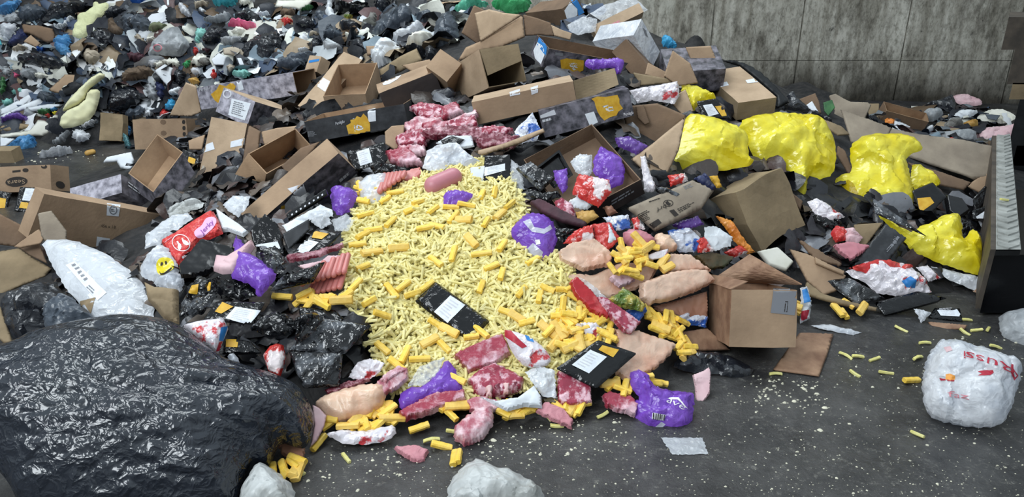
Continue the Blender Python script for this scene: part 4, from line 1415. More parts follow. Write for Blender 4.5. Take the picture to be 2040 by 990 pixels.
# ---- frozen meat at the top
for q, mt, lb in (('823 222 844 213 882 220 886 240 860 241 844 237', 'beef_marbled', 'frozen meat slab topmost under the black-fronted carton'), ('882 220 909 212 921 227 886 240', 'beef', 'small frozen meat piece at the corner of the brown carton'),
                  ('805 256 838 240 876 244 852 262 818 268', 'beef_pale', 'pale frozen meat slab beside the curled card'), ('837 264 900 246 940 228 945 237 896 258 852 268', 'beef_pale', 'long pale frozen strip across the meat slabs'),
                  ('895 248 944 238 948 255 898 262', 'beef_marbled', 'striped frozen meat slab touching the long brown carton'), ('851 266 900 258 940 261 996 271 992 283 940 280 866 276', 'beef_dark', 'long dark red slab behind the white film'),
                  ('793 278 820 266 855 269 845 288 800 294', 'beef_marbled', 'thick frozen slab above the bag of frankfurters'), ('798 297 842 296 846 308 820 314 802 308', 'beef_pale', 'rounded frozen slab under the thick one'),
                  ('774 308 812 302 842 328 806 330 782 326', 'beef', 'red meat piece lowest of the frozen slabs'), ('952 282 992 276 1030 278 1020 294 966 296', 'beef_dark', 'dark frozen strip by the marble printed carton'),
                  ('846 252 872 246 900 250 880 262 850 262', 'beef', 'frozen meat lump between the pale slabs'), ('948 262 985 256 1020 264 1000 274 960 272', 'beef_marbled', 'veined slab under the edge of the long brown carton')):
    _p = parse(q)
    _cx, _cy = sum(a for a, _ in _p) / len(_p), sum(a for _, a in _p) / len(_p)
    q = [(_cx + (x - _cx) * 1.2, _cy + (y - _cy) * 1.3) for x, y in _p]
    meat('frozen_meat', lb, 'meat', mt, q, .05, lift=.04, face=.4, rnd=0, jag=.006, edge=.014, wr=.009, group='frozen meat slabs between the cartons')
sheet('curled_card', 'curled piece of brown board beside the frozen slabs', 'cardboard', 'cardboard', '766 262 780 250 806 248 804 270 808 292 786 300 768 288', .006, lift=.1, sag=.04, face=.6)
sheet('board_strip', 'long bare board strip slanting below the marble printed carton', 'cardboard', 'cardboard_pale', '944 302 1000 286 1082 256 1086 264 1040 284 960 310', .008, lift=.12, face=.5)
film('blue_pack', 'blue printed film beside the slanting board strip', 'plastic film', 'mix_blue', '1024 262 1060 224 1078 258 1070 280 1040 286', .02, lift=.08)

# ---- meats at the foot of the fries
o = meat('frozen_meat', 'frosted red meat block beside the printed bag at the foot of the fries', 'meat', 'beef', '903 712 948 690 1002 669 1017 708 982 730 934 746', .05, lift=.03)
o = meat('rib_rack', 'chunky rack of ribs below the frosted meat block', 'meat', 'beef_marbled', '930 760 952 742 984 726 1016 740 1045 757 1039 778 1004 794 948 793', .06, lift=.02, edge=.03, wr=.008)
for k in range(4):
    meat('rib_bone', None, None, 'beef_fat' if k % 2 == 0 else 'beef_dark', f'{968+k*17} {768-k*2} {980+k*17} {766-k*2} {980+k*17} {790-k*3} {969+k*17} {792-k*3}', .02, lift=.055, face=.55, parent=o, edge=.008)
meat('frozen_meat', 'long red meat cut below the torn purple pack', 'meat', 'beef', '791 826 830 806 870 788 924 782 927 799 890 815 845 831 808 840', .05, lift=.02)
meat('frozen_meat', 'wedge of pale meat nearest the floor with a dark red front', 'meat', 'beef_pale', '903 858 924 838 948 820 982 815 984 842 966 874 926 890 906 878', .06, lift=.03, edge=.03)
meat('frozen_meat', 'pale meat piece between the rib rack and the wedge', 'meat', 'beef_pale', '928 800 958 792 990 800 1000 818 970 826 936 822', .03)
meat('steak', 'red marbled steak under the sealed tray at the front', 'meat', 'beef_marbled', '1110 742 1140 748 1176 772 1178 806 1134 813 1110 800', .035, lift=.03)
meat('frozen_meat', 'ribbed red meat piece beside the large purple pack', 'meat', 'beef', '1198 790 1215 784 1256 794 1272 812 1264 832 1226 820 1206 812', .035, lift=.02)
o = meat('steak', 'thick pale-rimmed steak above the chicken', 'meat', 'beef_pale', '748 766 770 746 792 731 812 736 814 758 790 778 762 792', .05, lift=.05, face=.5)
meat('meat_face', None, None, 'beef', '756 758 775 744 794 733 808 737 790 746 768 762', .01, lift=.10, face=.5, parent=o)
meat('frozen_meat', 'dark red meat strip behind the chicken', 'meat', 'beef_dark', '645 778 690 762 732 753 741 759 700 774 656 788', .03, lift=.06)
o = meat('chicken', 'large pale chicken with bumpy skin on the yellow sticks', 'chicken', 'skin', '628 800 660 784 708 770 740 766 774 770 762 808 740 828 708 841 672 842 650 836 634 818', .075, lift=.05, edge=.06, wr=.012, ws=12, rnd=2, prof_p=.5)
film('plastic_film', 'pink and clear torn film behind the thick steak', 'plastic film', 'mix_pack', '694 752 712 722 740 714 768 722 754 744 730 762', .02, lift=.06)
meat('ham_slice', 'ragged pink ham slice on the floor edge', 'ham', 'ham_rough', '1067 820 1087 802 1124 817 1142 842 1138 855 1099 840', .025, lift=.03)
meat('ham_slice', 'broken pink ham piece lying alone on the floor', 'ham', 'ham_rough', '785 894 806 892 826 890 855 902 850 912 846 922 830 926 806 912', .025, lift=.005)
meat('meat_scrap', 'brown scrap tucked under the white paper near the steak', 'scrap', 'dark_food', '1080 796 1108 792 1122 800 1106 808 1086 806', .02)
o = sheet('printed_bag', 'red, blue and white printed bag beside the frosted meat block', BP, 'mix_pack', '1000 656 1021 659 1061 673 1086 694 1101 716 1086 731 1048 734 1020 704', .03, lift=.07, edge=.03, wr=.008, rnd=1)
decal(o, '1000 658 1018 659 1032 674 1050 690 1040 694 1018 678 1006 670', 'red_band', 'red_ink', s=3)
decal(o, '1044 666 1060 674 1064 682 1050 678', 'blue_band', 'blue_ink', s=3)
decal(o, '1024 712 1036 718 1042 732 1036 734', 'pink_band', 'pink_bag', s=3)
sheet('wrapping_paper', 'creased white wrapping paper below the rib rack', 'paper', 'paper', '954 791 988 800 1031 794 1064 768 1078 790 1080 814 1045 812 1011 821 984 808', .012, lift=.06, wr=.01, sag=.02)
film('clear_film', 'clear film between the wrapping paper and the marbled steak', 'plastic film', 'milky_film', '1046 740 1076 729 1105 738 1108 794 1080 789 1060 762', .02, lift=.05)
bag('purple_pack', 'torn purple pack with a clear upper half at the foot of the fries', MB_, 'purple_film', '795 790 812 772 845 768 872 742 888 714 904 728 919 766 924 779 880 788 845 800 797 820', .04, lift=.05, wr=.006)
film('clear_film', 'clear upper half of a pack beside the torn purple one', 'plastic film', 'clear_film', '812 770 836 730 886 712 874 742 846 768', .015, lift=.07)
film('printed_pack', 'flattened silver and red pack lying at the edge of the floor', MB_, 'mix_pack', '646 862 685 855 720 860 760 852 787 846 790 870 758 884 720 886 690 887 661 874', .02, lift=.03, rnd=1)
o = bag('purple_pack', 'large crumpled purple pack with white lettering on the floor', MB_, 'purple_film', '1258 741 1278 736 1292 746 1306 775 1384 780 1383 806 1376 845 1369 857 1332 868 1289 862 1272 842 1252 802 1278 794 1259 775 1254 754', .06, lift=.06, wr=.012, ws=13, rnd=1, res=46, face=.5)
lettering(o, 'ave', (1326, 800), (1362, 816), (7, -10), 'white_ink', 'name_lettering')
decal(o, '1300 822 1326 826 1322 838 1299 834', 'barcode', 'pale_print', s=3)
for k in range(6):
    decal(o, f'{1302+k*4} {823+k*.6} {1303.6+k*4} {823+k*.6} {1302.6+k*4} {835+k*.4} {1301+k*4} {835+k*.4}', 'barcode_bar', 'black_ink', s=2, eps=.003)
decal(o, '1292 862 1317 840 1326 845 1306 864', 'white_stripe', 'milky_film', s=3)
decal(o, '1332 792 1352 792 1370 814 1366 812 1350 796 1334 796', 'white_stripe', 'white_ink', s=3)
sheet('wrapper', 'pale pink folded wrapper standing behind the large purple pack', 'wrapper', 'pale_pink', '1379 748 1400 740 1412 732 1416 742 1414 784 1401 802 1386 800 1384 770', .012, lift=.06, face=.6, wr=.004)
bag('black_bag', 'flat torn black bag on the floor beside the open carton', BP, 'black_bag', '1338 728 1360 706 1392 700 1440 706 1476 716 1510 742 1466 756 1420 744 1380 742 1356 738', .03, lift=.02, wr=.012)
o = meat('pork_rind', 'wide pale sheet of pork skin under the front tray', 'meat', 'pork_skin', '1221 656 1268 660 1346 688 1328 716 1303 737 1252 764 1226 746 1230 700', .03, lift=.03, edge=.014)
meat('pork_rind', 'flat pale pork skin sheet reaching from the fries to the salad pack', 'meat', 'pork_skin', '1118 544 1180 548 1240 522 1316 528 1292 566 1210 598 1150 584', .02, lift=.015, edge=.014)
meat('pork_rind', 'thick pale pork skin slab leaning on the open carton', 'meat', 'pork_skin', '1273 564 1342 541 1403 538 1423 562 1380 584 1330 600 1291 608 1272 597', .05, lift=.10, edge=.02)
meat('pork_rind', 'pork skin sheet behind the thick slab', 'meat', 'pork_skin', '1312 524 1326 506 1373 508 1416 541 1380 542 1330 546', .03, lift=.07, edge=.014)
meat('pork_rind', 'crumpled pork skin sheet beside the fries', 'meat', 'pork_skin', '1112 502 1139 487 1185 481 1219 510 1213 532 1160 541 1116 522', .035, lift=.04, wr=.008)
sheet('brown_paper', 'brown torn paper hanging below the thick pork slab', 'paper', 'pork_brown', '1294 612 1350 598 1409 580 1411 632 1370 634 1318 624', .01, lift=.04, wr=.008)
meat('meat_strip', 'bright red vacuum packed strip on the fries', 'meat', 'dried_red', '1133 564 1148 553 1180 586 1213 628 1209 638 1172 620 1146 592', .03, lift=.06)
film('clear_film', 'clear film beside the bright red strip', 'plastic film', 'clear_film', '1150 552 1180 566 1218 604 1240 636 1214 632 1184 596', .012, lift=.06)
meat('meat_strip', 'long purple red beef strip crossing toward the yellow sticks', 'meat', 'beef_marbled', '1185 594 1204 596 1222 608 1274 644 1256 665 1240 662 1214 634', .03, lift=.08)
o = film('salad_pack', 'clear pack of green salad below the thick pork slab', MB_, 'salad_pack', '1209 597 1230 584 1242 572 1270 590 1286 608 1279 621 1230 612', .03, lift=.11)
film('blue_wrapper', 'blue wrapper beneath the salad pack', 'wrapper', 'deep_blue', '1245 621 1282 602 1289 618 1274 640', .015, lift=.08)
film('printed_pack', 'blue and white pack under the brown torn paper', MB_, 'mix_blue', '1318 628 1373 624 1410 630 1407 653 1361 645 1322 640', .03, lift=.03)
film('printed_pack', 'clear pack with a red corner beside the beef strip', MB_, 'mix_pack', '1145 648 1170 641 1188 644 1203 659 1183 676 1160 663', .02, lift=.05)
meat('frozen_meat', 'pink marbled meat slice behind the salad pack', 'meat', 'pink_marble', '1211 556 1230 541 1258 541 1265 560 1234 575', .03, lift=.06)
o = meat('ham_ball', 'smooth pink ham ball tied at one end, beside the printed board', 'ham', 'ham', '1238 470 1246 460 1262 457 1284 463 1302 473 1307 490 1288 505 1260 500 1244 486', .075, lift=.06, edge=.07, wr=.004, rnd=2, prof_p=.5)
meat('chicken', 'small plucked chicken beside the pink ham ball', 'chicken', 'skin', '1300 470 1320 462 1344 480 1350 500 1326 506 1304 494', .05, lift=.06, edge=.04, wr=.01, rnd=2, prof_p=.5)
sheet('paper_strip', 'white printed strip below the small chicken', 'paper', 'mix_pack', '1279 512 1306 502 1331 496 1327 514 1300 518', .006, lift=.10)
meat('cake_piece', 'dark food in a torn tray behind the pork slabs', 'food', 'dark_food', '1379 511 1404 502 1461 514 1440 536 1410 540', .03, lift=.06)

# ---- printed packs between the open carton and the pork skins
for nm, lb, mt, q, th, lf in (
        ('printed_pack', 'red and clear pack above the crumpled pork skin', 'red_white', '1121 485 1148 457 1182 447 1183 478 1150 488', .03, .08),
        ('printed_pack', 'dark red pack behind the pink ham ball', 'red_bag', '1182 446 1215 442 1236 476 1208 503 1186 480', .03, .07),
        ('paper_triangle', 'white paper corner stuck upright among red packs', 'paper', '1213 446 1228 478 1212 485', .006, .16),
        ('printed_pack', 'grey and blue pack above the pink ham ball', 'mix_blue', '1200 433 1252 428 1256 454 1228 460', .03, .08),
        ('printed_pack', 'small red pack touching the printed board', 'red_white', '1258 436 1270 431 1286 456 1264 460', .03, .08),
        ('printed_pack', 'blue striped pack beside the small chicken', 'mix_blue', '1328 460 1373 453 1404 482 1383 503 1352 503', .04, .08),
        ('purple_pack', 'dark purple pack under the printed board', 'purple_dark', '1336 448 1391 429 1402 448 1362 460', .03, .08),
        ('white_pack', 'white sheet of wrapping in front of the crushed carton', 'paper', '1403 453 1427 450 1459 472 1456 490 1424 500 1404 478', .01, .15),
        ('printed_pack', 'red striped pack beneath the white wrapping', 'red_white', '1379 479 1403 472 1424 500 1391 504', .03, .11),
        ('orange_pack', 'orange printed pack against the foot of the crushed carton', 'orange_pack', '1426 430 1455 438 1480 475 1504 502 1488 506 1462 480', .03, .09),
        ('printed_pack', 'red wrapper nearest the open carton flaps', 'red_white', '1442 503 1473 487 1492 502 1464 515', .03, .06),
        ('mortadella_pack', 'pink sliced mortadella pack in front of the open carton', 'beef_marbled', '1105 401 1118 394 1142 406 1147 437 1109 428', .04, .09),
        ('white_pack', 'small white pack behind the mortadella pack', 'paper', '1133 401 1152 388 1180 409 1170 418 1144 414', .03, .10),
        ('noodle_pack', 'clear pack of pale crumbs beside the mortadella pack', 'golden', '1148 422 1182 418 1194 432 1170 446 1148 440', .03, .08),
        ('red_pack', 'bright orange red pack hanging over the open carton edge', 'red_white', '1152 346 1182 352 1213 358 1219 383 1192 414 1172 404 1140 388', .04, .17),
        ('clear_pack', 'clear pack with blue top inside the open carton', 'milky_film', '1136 322 1155 306 1179 309 1180 342 1170 358 1146 342', .04, .10),
        ('meat_lump', 'brown meat lump beneath the open carton', 'pork_brown', '1200 412 1218 409 1231 424 1212 432', .04, .06),
        ('printed_pack', 'white and red pack stuck beside the open carton', 'mix_pack', '1276 312 1286 309 1292 334 1306 370 1302 383 1283 382', .03, .10),
        ('printed_pack', 'red pack lying under the yellow bag', 'red_white', '1330 349 1364 345 1371 361 1336 371', .03, .09),
        ('silver_wrapper', 'twisted silver and black wrapper lying on the printed board', 'grey_film', '1308 374 1326 372 1346 382 1361 391 1348 396 1312 383', .03, .17),
        ('blue_pack', 'dark blue pack below the yellow bag', 'navy', '1382 356 1403 345 1428 376 1419 380', .03, .10),
        ('golden_pack', 'mustard pack beside the dark blue one', 'splash_yellow', '1412 352 1430 350 1438 372 1428 376', .02, .10),
        ('purple_pack', 'glossy purple pack at the back of the open carton', 'purple_dark', '1224 275 1252 270 1292 291 1268 309 1231 292', .04, .05),
        ('purple_pack', 'small purple pack stuck in an emptied tray', 'purple_film', '1103 340 1130 336 1131 376 1121 386 1106 360', .03, .13),
        ('purple_pack', 'crumpled purple pack standing in the open carton', 'purple_film', '1182 320 1197 292 1216 302 1237 313 1245 340 1242 365 1218 377 1182 344', .06, .14)):
    film(nm, lb, MB_ if 'pack' in nm else 'scrap', mt, q, th, lift=lf, face=.5, wr=.006)
o = bag('purple_pack', 'plump purple pack with a clear window beside the fries', MB_, 'purple_film', '1014 464 1030 444 1045 427 1064 423 1098 433 1111 470 1104 500 1091 521 1061 519 1040 495', .07, lift=.05, wr=.006, res=40)
decal(o, '1042 442 1056 436 1064 452 1084 456 1096 448 1100 456 1084 466 1060 462', 'silver_panel', 'milky_film', s=3)
decal(o, '1046 500 1062 484 1082 502 1078 514 1062 516', 'silver_panel', 'milky_film', s=3)
decal(o, '1066 478 1075 477 1077 486 1068 488', 'square_mark', 'white_ink', s=2)
T('empty_tray', 'emptied black tray with crackled film beside the strip-labelled tray', '1027 336 1058 322 1106 356 1076 382', depth=.03, lift=.09, face=.4, film='grey_film', bulge=.015, wr=.004)
T('empty_tray', 'emptied black tray standing open before the open carton', '1067 334 1114 298 1142 348 1104 376', depth=.03, lift=.05, face=.6, film=None, empty_in=True)
sheet('dark_tray_rim', 'long dark plastic tray rim lying below the mortadella pack', 'tray', 'maroon', '1053 404 1075 397 1110 414 1170 445 1167 456 1120 444 1078 424', .02, lift=.08, edge=.01)
film('black_film', 'black film below the emptied trays', 'plastic film', 'black_film', '1046 374 1080 384 1110 380 1120 392 1090 402 1060 398', .02, lift=.06)
film('black_film', 'dark torn film beside the dark tray rim', 'plastic film', 'black_film', '1104 452 1150 458 1162 478 1120 482 1102 470', .02, lift=.05)
# printed board
o = sheet('printed_board', 'flat folded carton board with upside-down black print leaning on the crushed carton', 'cardboard', 'cardboard_grey', '1248 415 1379 359 1422 380 1396 418 1305 462', .022, lift=.14, face=.45, sag=0, edge=.005)
lettering(o, 'brf', (1326, 407), (1307, 415), (1, 9), 'black_ink', 'name_lettering')
o_ = [(1331 + 10 * math.cos(t), 405 + 7 * math.sin(t)) for t in [k * math.pi / 10 for k in range(20)]]
i_ = [(1331 + 8.5 * math.cos(t), 405 + 5.6 * math.sin(t)) for t in [k * math.pi / 10 for k in range(20)]]
flatten(o, o_ + i_, [(k, (k + 1) % 20, 20 + (k + 1) % 20, 20 + k) for k in range(20)], 'emblem_ring', 'black_ink', o, .002)
decal(o, '1325 403 1330 400 1333 404 1337 406 1333 410 1328 408', 'emblem', 'black_ink', s=2)
decal(o, '1293 447 1311 436 1318 444 1302 455', 'printed_field', 'black_ink', s=3)
decal(o, '1333 420 1342 417 1352 428 1344 432', 'printed_field', 'black_ink', s=3)
textlines(o, '1346 417 1384 398 1388 404 1352 426', 3, 'black_ink', seed=4)
textlines(o, '1268 428 1292 416 1304 434 1282 442', 6, 'black_ink', seed=5)
textlines(o, '1290 401 1318 392 1318 396 1292 405', 1, 'black_ink', seed=6)
textlines(o, '1358 372 1382 362 1386 370 1364 378', 3, 'grey_print', seed=7)
# big open flaps behind the open carton
sheet('carton_flap', 'broad dark brown carton side standing behind the open carton', 'cardboard', 'cardboard_dark', '1238 212 1309 206 1368 231 1332 268 1295 293 1250 270', .006, lift=.04, face=.75)
sheet('carton_flap', 'broad tan carton side sloping beside the first yellow bag', 'cardboard', 'cardboard_pale', '1366 232 1352 300 1332 342 1306 363 1257 317 1300 286', .006, lift=.1, face=.6)
sheet('carton_flap', 'light triangular board near the wrapped red ribbon', 'cardboard', 'cardboard_olive', '1260 144 1333 158 1340 166 1274 172', .006, lift=.05, face=.7)
sheet('carton_flap', 'tan board standing upright near the two-sticker carton', 'cardboard', 'cardboard', '1340 100 1375 126 1391 166 1350 172 1322 152', .006, lift=.30, face=.85)
sheet('carton_flap', 'tan upright board leaning against the dark printed carton', 'cardboard', 'cardboard', '1365 94 1416 91 1435 137 1400 146 1394 160', .006, lift=.32, face=.85)
film('ribbon_pack', 'clear pack with a red ribbon in front of the tan boards', MB_, 'mix_pack', '1254 180 1295 172 1350 163 1354 192 1343 207 1300 200 1270 206', .04, lift=.08, face=.5)
sheet('torn_board', 'torn brown board hanging beside the mustard splash carton', 'cardboard', 'cardboard_dark', '1266 212 1282 208 1294 246 1284 250 1270 236', .006, lift=.1, face=.7)
sheet('carton_flap', 'curved tan board at the side of the red ribbon pack', 'cardboard', 'cardboard_pale', '1330 198 1366 178 1382 222 1362 232', .006, lift=.06, face=.7)
bag('purple_pack', 'purple wrapper draped over the trough carton with blue-white label', MB_, 'purple_film', '1164 118 1202 117 1240 115 1246 130 1232 152 1222 134 1168 140', .03, lift=.16, face=.7, wr=.006, at=(1200, 140))
film('black_film', 'black film corners behind the mustard splash carton', 'plastic film', 'black_film', '1160 186 1192 172 1218 178 1200 188 1170 192', .02, lift=.10, face=.6)

# ------------------------------------------------------------------ right side of the heap: yellow bags, boards, packs, shop bag, loader
YB = 'yellow_bag'
bag('yellow_bag', 'leftmost yellow plastic bag, lying flat and knotted at the top', BP, YB, '1327 331 1338 300 1351 267 1370 226 1388 226 1464 248 1494 270 1488 303 1506 327 1466 336 1421 342 1382 343', .10, lift=.10, wr=.014, ws=7, res=46, rnd=1, st=(.8, 1.2))
bag('yellow_bag', 'widest yellow plastic bag, crumpled behind the crushed carton', BP, YB, '1467 246 1512 228 1561 224 1627 230 1658 267 1668 303 1662 348 1636 356 1609 360 1612 380 1594 398 1570 352 1551 326 1509 328 1491 300 1488 276', .15, lift=.08, wr=.022, ws=6, res=54, rnd=1)
o = bag('yellow_bag', 'tall yellow plastic bag with an open mouth above the red packs', BP, YB, '1690 302 1700 284 1723 270 1750 265 1800 268 1828 278 1842 300 1803 310 1812 340 1818 368 1820 410 1818 438 1800 430 1750 446 1687 438 1673 404 1657 374 1668 350 1700 344', .13, lift=.12, wr=.022, ws=6, res=54, rnd=1, face=.55)
decal(o, '1672 364 1696 356 1714 394 1690 386', 'mouth_shade', 'yellow_bag_dark', s=4, rnd=1)  # flat darker patch paints the shade inside the open mouth
bag('yellow_bag', 'small yellow bag peeping out behind the black trays', BP, YB, '1813 332 1830 327 1873 357 1871 371 1840 378 1817 381', .05, lift=.08)
bag('yellow_bag', 'lowest yellow plastic bag, spread out beside the loader', BP, YB, '1738 421 1760 430 1810 465 1825 456 1901 420 1916 438 1919 480 1930 464 1944 453 1956 484 1957 541 1950 550 1874 526 1813 502 1801 481', .10, lift=.12, wr=.018, ws=7, res=46, rnd=1)
bag('yellow_bag', 'yellow bag stuck behind the two-sticker carton', BP, YB, '1352 172 1373 168 1400 178 1423 189 1426 202 1390 206 1384 224 1372 214', .05, lift=.06)
T('meal_tray', 'sealed black tray with label standing between the yellow bag and the two-sticker carton', '1388 202 1426 196 1458 238 1399 234', lift=.12, face=.6, lab='1400 210 1418 207 1432 227 1412 232', win='1424 212 1440 210 1452 230 1438 232')
T('meal_tray', 'black tray with a dark mustard window behind the tall yellow bag', '1817 380 1858 363 1886 392 1840 440', lift=.12, face=.5, win='1827 395 1853 393 1861 404 1833 424', film='black_tray')
T('meal_tray', 'narrow black tray seen edge-on leaning on the tall yellow bag', '1738 394 1746 399 1848 472 1743 425', lift=.26, face=.6, depth=.02, film='grey_film')
sheet('food_tray', 'black tray stack fallen against the loader beam', 'food tray', 'black_tray', '1880 392 1912 400 1930 424 1906 440 1886 424', .03, lift=.10, edge=.01)
T('meal_tray', 'black tray standing on edge against the loader beam', '1962 370 1980 380 1946 424 1932 402', lift=.10, face=.6)
o = T('meal_tray', 'black tray with a grey label beside the loader beam', '1936 420 1980 404 1984 466 1944 466', lift=.08, face=.5, lab='1944 432 1972 414 1977 446 1958 460', lines=False)
film('black_film', 'black film among the trays near the loader', 'plastic film', 'black_film', '1904 436 1934 440 1950 470 1930 488 1914 470', .03, lift=.08)
# boards and cartons behind
sheet('flattened_carton', 'large flattened carton sloping down toward the loader beam', 'cardboard', 'cardboard_grey', '1757 250 1830 268 1984 290 1988 352 1938 359 1870 332 1780 306', .012, lift=.10, sag=.02)
sheet('flattened_carton', 'grey brown board leaning behind the tall yellow bag', 'cardboard', 'cardboard_grey', '1675 217 1720 234 1776 258 1762 282 1740 288 1696 284', .010, lift=.10, sag=.02)
sheet('flattened_carton', 'flattened carton end near the black trays by the loader', 'cardboard', 'cardboard', '1924 372 1950 352 1984 338 1982 372 1950 384', .008, lift=.06)
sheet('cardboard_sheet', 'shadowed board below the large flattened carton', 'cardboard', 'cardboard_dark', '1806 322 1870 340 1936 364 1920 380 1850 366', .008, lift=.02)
o = sheet('torn_carton', 'torn pale carton with curled edges against the wall', 'carton', 'cardboard_grey', '1650 192 1664 188 1694 204 1728 206 1734 212 1722 240 1708 236 1690 246 1676 250 1656 250 1662 222', .008, lift=.08, sag=.05, face=.6)
sheet('green_board', 'dark green printed card inside the torn pale carton', 'card', 'dark_green', '1640 204 1658 198 1664 214 1650 232 1642 222', .006, lift=.06, face=.6)
sheet('cardboard_sheet', 'narrow upright board beside the torn pale carton', 'cardboard', 'cardboard_olive', '1728 206 1752 206 1750 244 1728 236', .008, lift=.06, face=.7)
sheet('cardboard_sheet', 'brown board with a white label near the black knotted bag', 'cardboard', 'cardboard_dark', '1590 198 1624 186 1632 204 1636 228 1612 222', .008, lift=.08, face=.6)
sheet('paper_label', 'white shipping label stuck on the brown board by the wall', 'label', 'white_label', '1602 212 1618 201 1631 223 1612 220', .004, lift=.13, face=.6)
film('orange_pack', 'orange and white pack on the low tray carton', MB_, 'orange_pack', '1762 238 1776 236 1784 240 1780 250 1764 250', .02, lift=.08)
film('clear_film', 'clear film on the low tray carton', 'plastic film', 'milky_film', '1782 240 1800 246 1814 252 1800 262 1780 254', .02, lift=.06)
sheet('dark_board', 'long dark board sloping from the carton to the wall foot', 'board', 'dark_steel', '1434 120 1475 126 1508 143 1542 172 1573 204 1548 216 1546 193 1474 134', .02, lift=.10, sag=.01)
bag('plastic_bag', 'black knotted plastic bag draped behind the widest yellow bag', BP, BB, '1548 217 1573 205 1564 183 1580 182 1591 205 1624 224 1655 235 1657 248 1633 234 1585 222', .05, lift=.06, wr=.012)
bag('plastic_bag', 'light blue bag sticking up behind the dark printed carton', BP, 'sky_bag', '1316 92 1320 68 1336 72 1352 92 1340 98', .05, lift=.06, face=.7)
sheet('cardboard_strip', 'bent board strip beside the widest yellow bag', 'cardboard', 'cardboard_olive', '1634 236 1676 254 1692 270 1668 272 1646 256', .01, lift=.06)
sheet('cardboard_strip', 'dark board strip in front of the tall yellow bag', 'cardboard', 'cardboard_dark', '1666 308 1690 350 1700 344 1684 300 1668 290', .01, lift=.05)
# packs and boards in front of the yellow bags
film('printed_pack', 'white and red pack beneath the tall yellow bag', MB_, 'mix_pack', '1608 403 1627 394 1648 406 1682 432 1664 442 1627 434', .04, lift=.08)
bag('black_bag', 'black plastic behind the white and red pack', BP, 'black_film', '1606 414 1640 430 1680 440 1672 462 1630 452', .03, lift=.05)
film('printed_pack', 'torn red wrapper end beside the black printed sleeve', MB_, 'red_bag', '1653 466 1665 449 1678 454 1690 460 1684 480 1664 484', .03, lift=.07)
film('clear_film', 'crumpled pale film joined to the torn red wrapper', 'plastic film', 'pale_pink', '1678 456 1698 455 1719 472 1710 486 1684 482', .03, lift=.08)
meat('meat_piece', 'pale pink raw meat beside the black printed sleeve', 'meat', 'ham', '1658 490 1692 484 1732 493 1712 508 1692 521 1674 508', .03, lift=.06)
o = sheet('carton_sleeve', 'black printed carton sleeve leaning diagonally', 'carton sleeve', 'black_print', '1763 446 1806 475 1762 531 1694 532', .02, lift=.12, face=.5, sag=0)
lettering(o, 'TOP', (1782, 470), (1777, 484), (8, 3), 'grey_print')
textlines(o, '1795 472 1770 506 1764 502 1789 468', 1, 'grey_print', fill=.7)
textlines(o, '1776 484 1758 504 1764 508 1781 488', 2, 'grey_print')
sheet('cardboard_sheet', 'brown carton side behind the black printed sleeve', 'cardboard', 'cardboard_olive', '1700 448 1760 443 1722 494 1706 486', .008, lift=.08, face=.6)
sheet('cardboard_piece', 'long torn board below the crushed carton', 'cardboard', 'cardboard', '1571 496 1610 508 1660 532 1686 548 1674 576 1640 590 1606 560', .010, lift=.06)
sheet('cardboard_piece', 'folded torn board with a ragged edge under the red wrapper', 'cardboard', 'cardboard_dark', '1586 472 1616 488 1646 506 1676 526 1672 532 1622 516', .010, lift=.09, jag=.004)
sheet('cardboard_piece', 'thin board corner laid over the long torn board', 'cardboard', 'cardboard', '1622 512 1650 526 1684 540 1680 548 1624 526', .010, lift=.095)
sheet('cardboard_piece', 'board flap reaching the floor behind the open carton', 'cardboard', 'cardboard_olive', '1606 560 1640 586 1680 598 1748 612 1746 620 1690 612 1640 600 1600 588', .010, lift=.04)
sheet('foam_board', 'white foam board between the crushed carton and the torn boards', 'foam', 'cream', '1507 502 1547 493 1580 523 1565 541 1530 530', .02, lift=.05, edge=.01)
film('plastic_film', 'clear rosy film under the lowest yellow bag', 'plastic film', 'milky_film', '1853 530 1900 540 1945 552 1976 500 1982 566 1945 580 1885 556', .03, lift=.04)
o = film('printed_bag', 'large white and red printed bag full of packs in front of the sleeve', BP, 'mix_pack', '1683 541 1728 522 1771 521 1813 532 1844 556 1857 582 1783 590 1747 584 1722 565', .09, lift=.07, wr=.014, res=44)
decal(o, '1796 560 1814 550 1826 558 1822 574 1806 572', 'blue_panel', 'blue_ink', s=3)
film('red_wrapper', 'bright red wrapper edge over the white and red bag', 'wrapper', 'red_bag', '1690 534 1747 517 1778 520 1820 532 1800 540 1760 532 1726 544', .02, lift=.11)
film('printed_pack', 'small red and clear pack beneath the lowest yellow bag', MB_, 'mix_pack', '1825 533 1847 529 1874 553 1850 562', .02, lift=.05)
meat('chicken', 'plucked chicken carcass on the floor under the loader', 'chicken', 'skin', '1938 580 1977 568 2000 572 2026 578 2025 594 1996 603 1956 592', .05, lift=.03, edge=.04, wr=.006)
T('empty_tray', 'empty black tray with shiny film lying in front of the red and white bag', '1641 559 1692 553 1764 594 1704 606', depth=.03, lift=.05, face=.3, film='grey_film', bulge=.012, wr=.004)
T('meal_tray', 'black sealed tray in front of the white and red bag', '1742 603 1828 580 1888 594 1762 628', depth=.035, lift=.06, face=.35)
T('meal_tray', 'black sealed tray with white label nearest the floor by the loader', '1848 634 1862 613 1912 614 1918 640', depth=.02, lift=.03, face=.3, lab='1863 613 1903 611 1916 631 1874 629', win='1884 598 1904 598 1906 608 1886 608')
film('plastic_cup', 'clear crushed plastic cup before the labelled tray', 'cup', 'milky_film', '1820 614 1856 623 1836 645', .03, lift=.04, face=.5)
sheet('cardboard_piece', 'small brown board under the labelled tray on the floor', 'cardboard', 'cardboard_wet', '1848 641 1890 644 1928 647 1922 656 1859 659', .006, lift=.01)
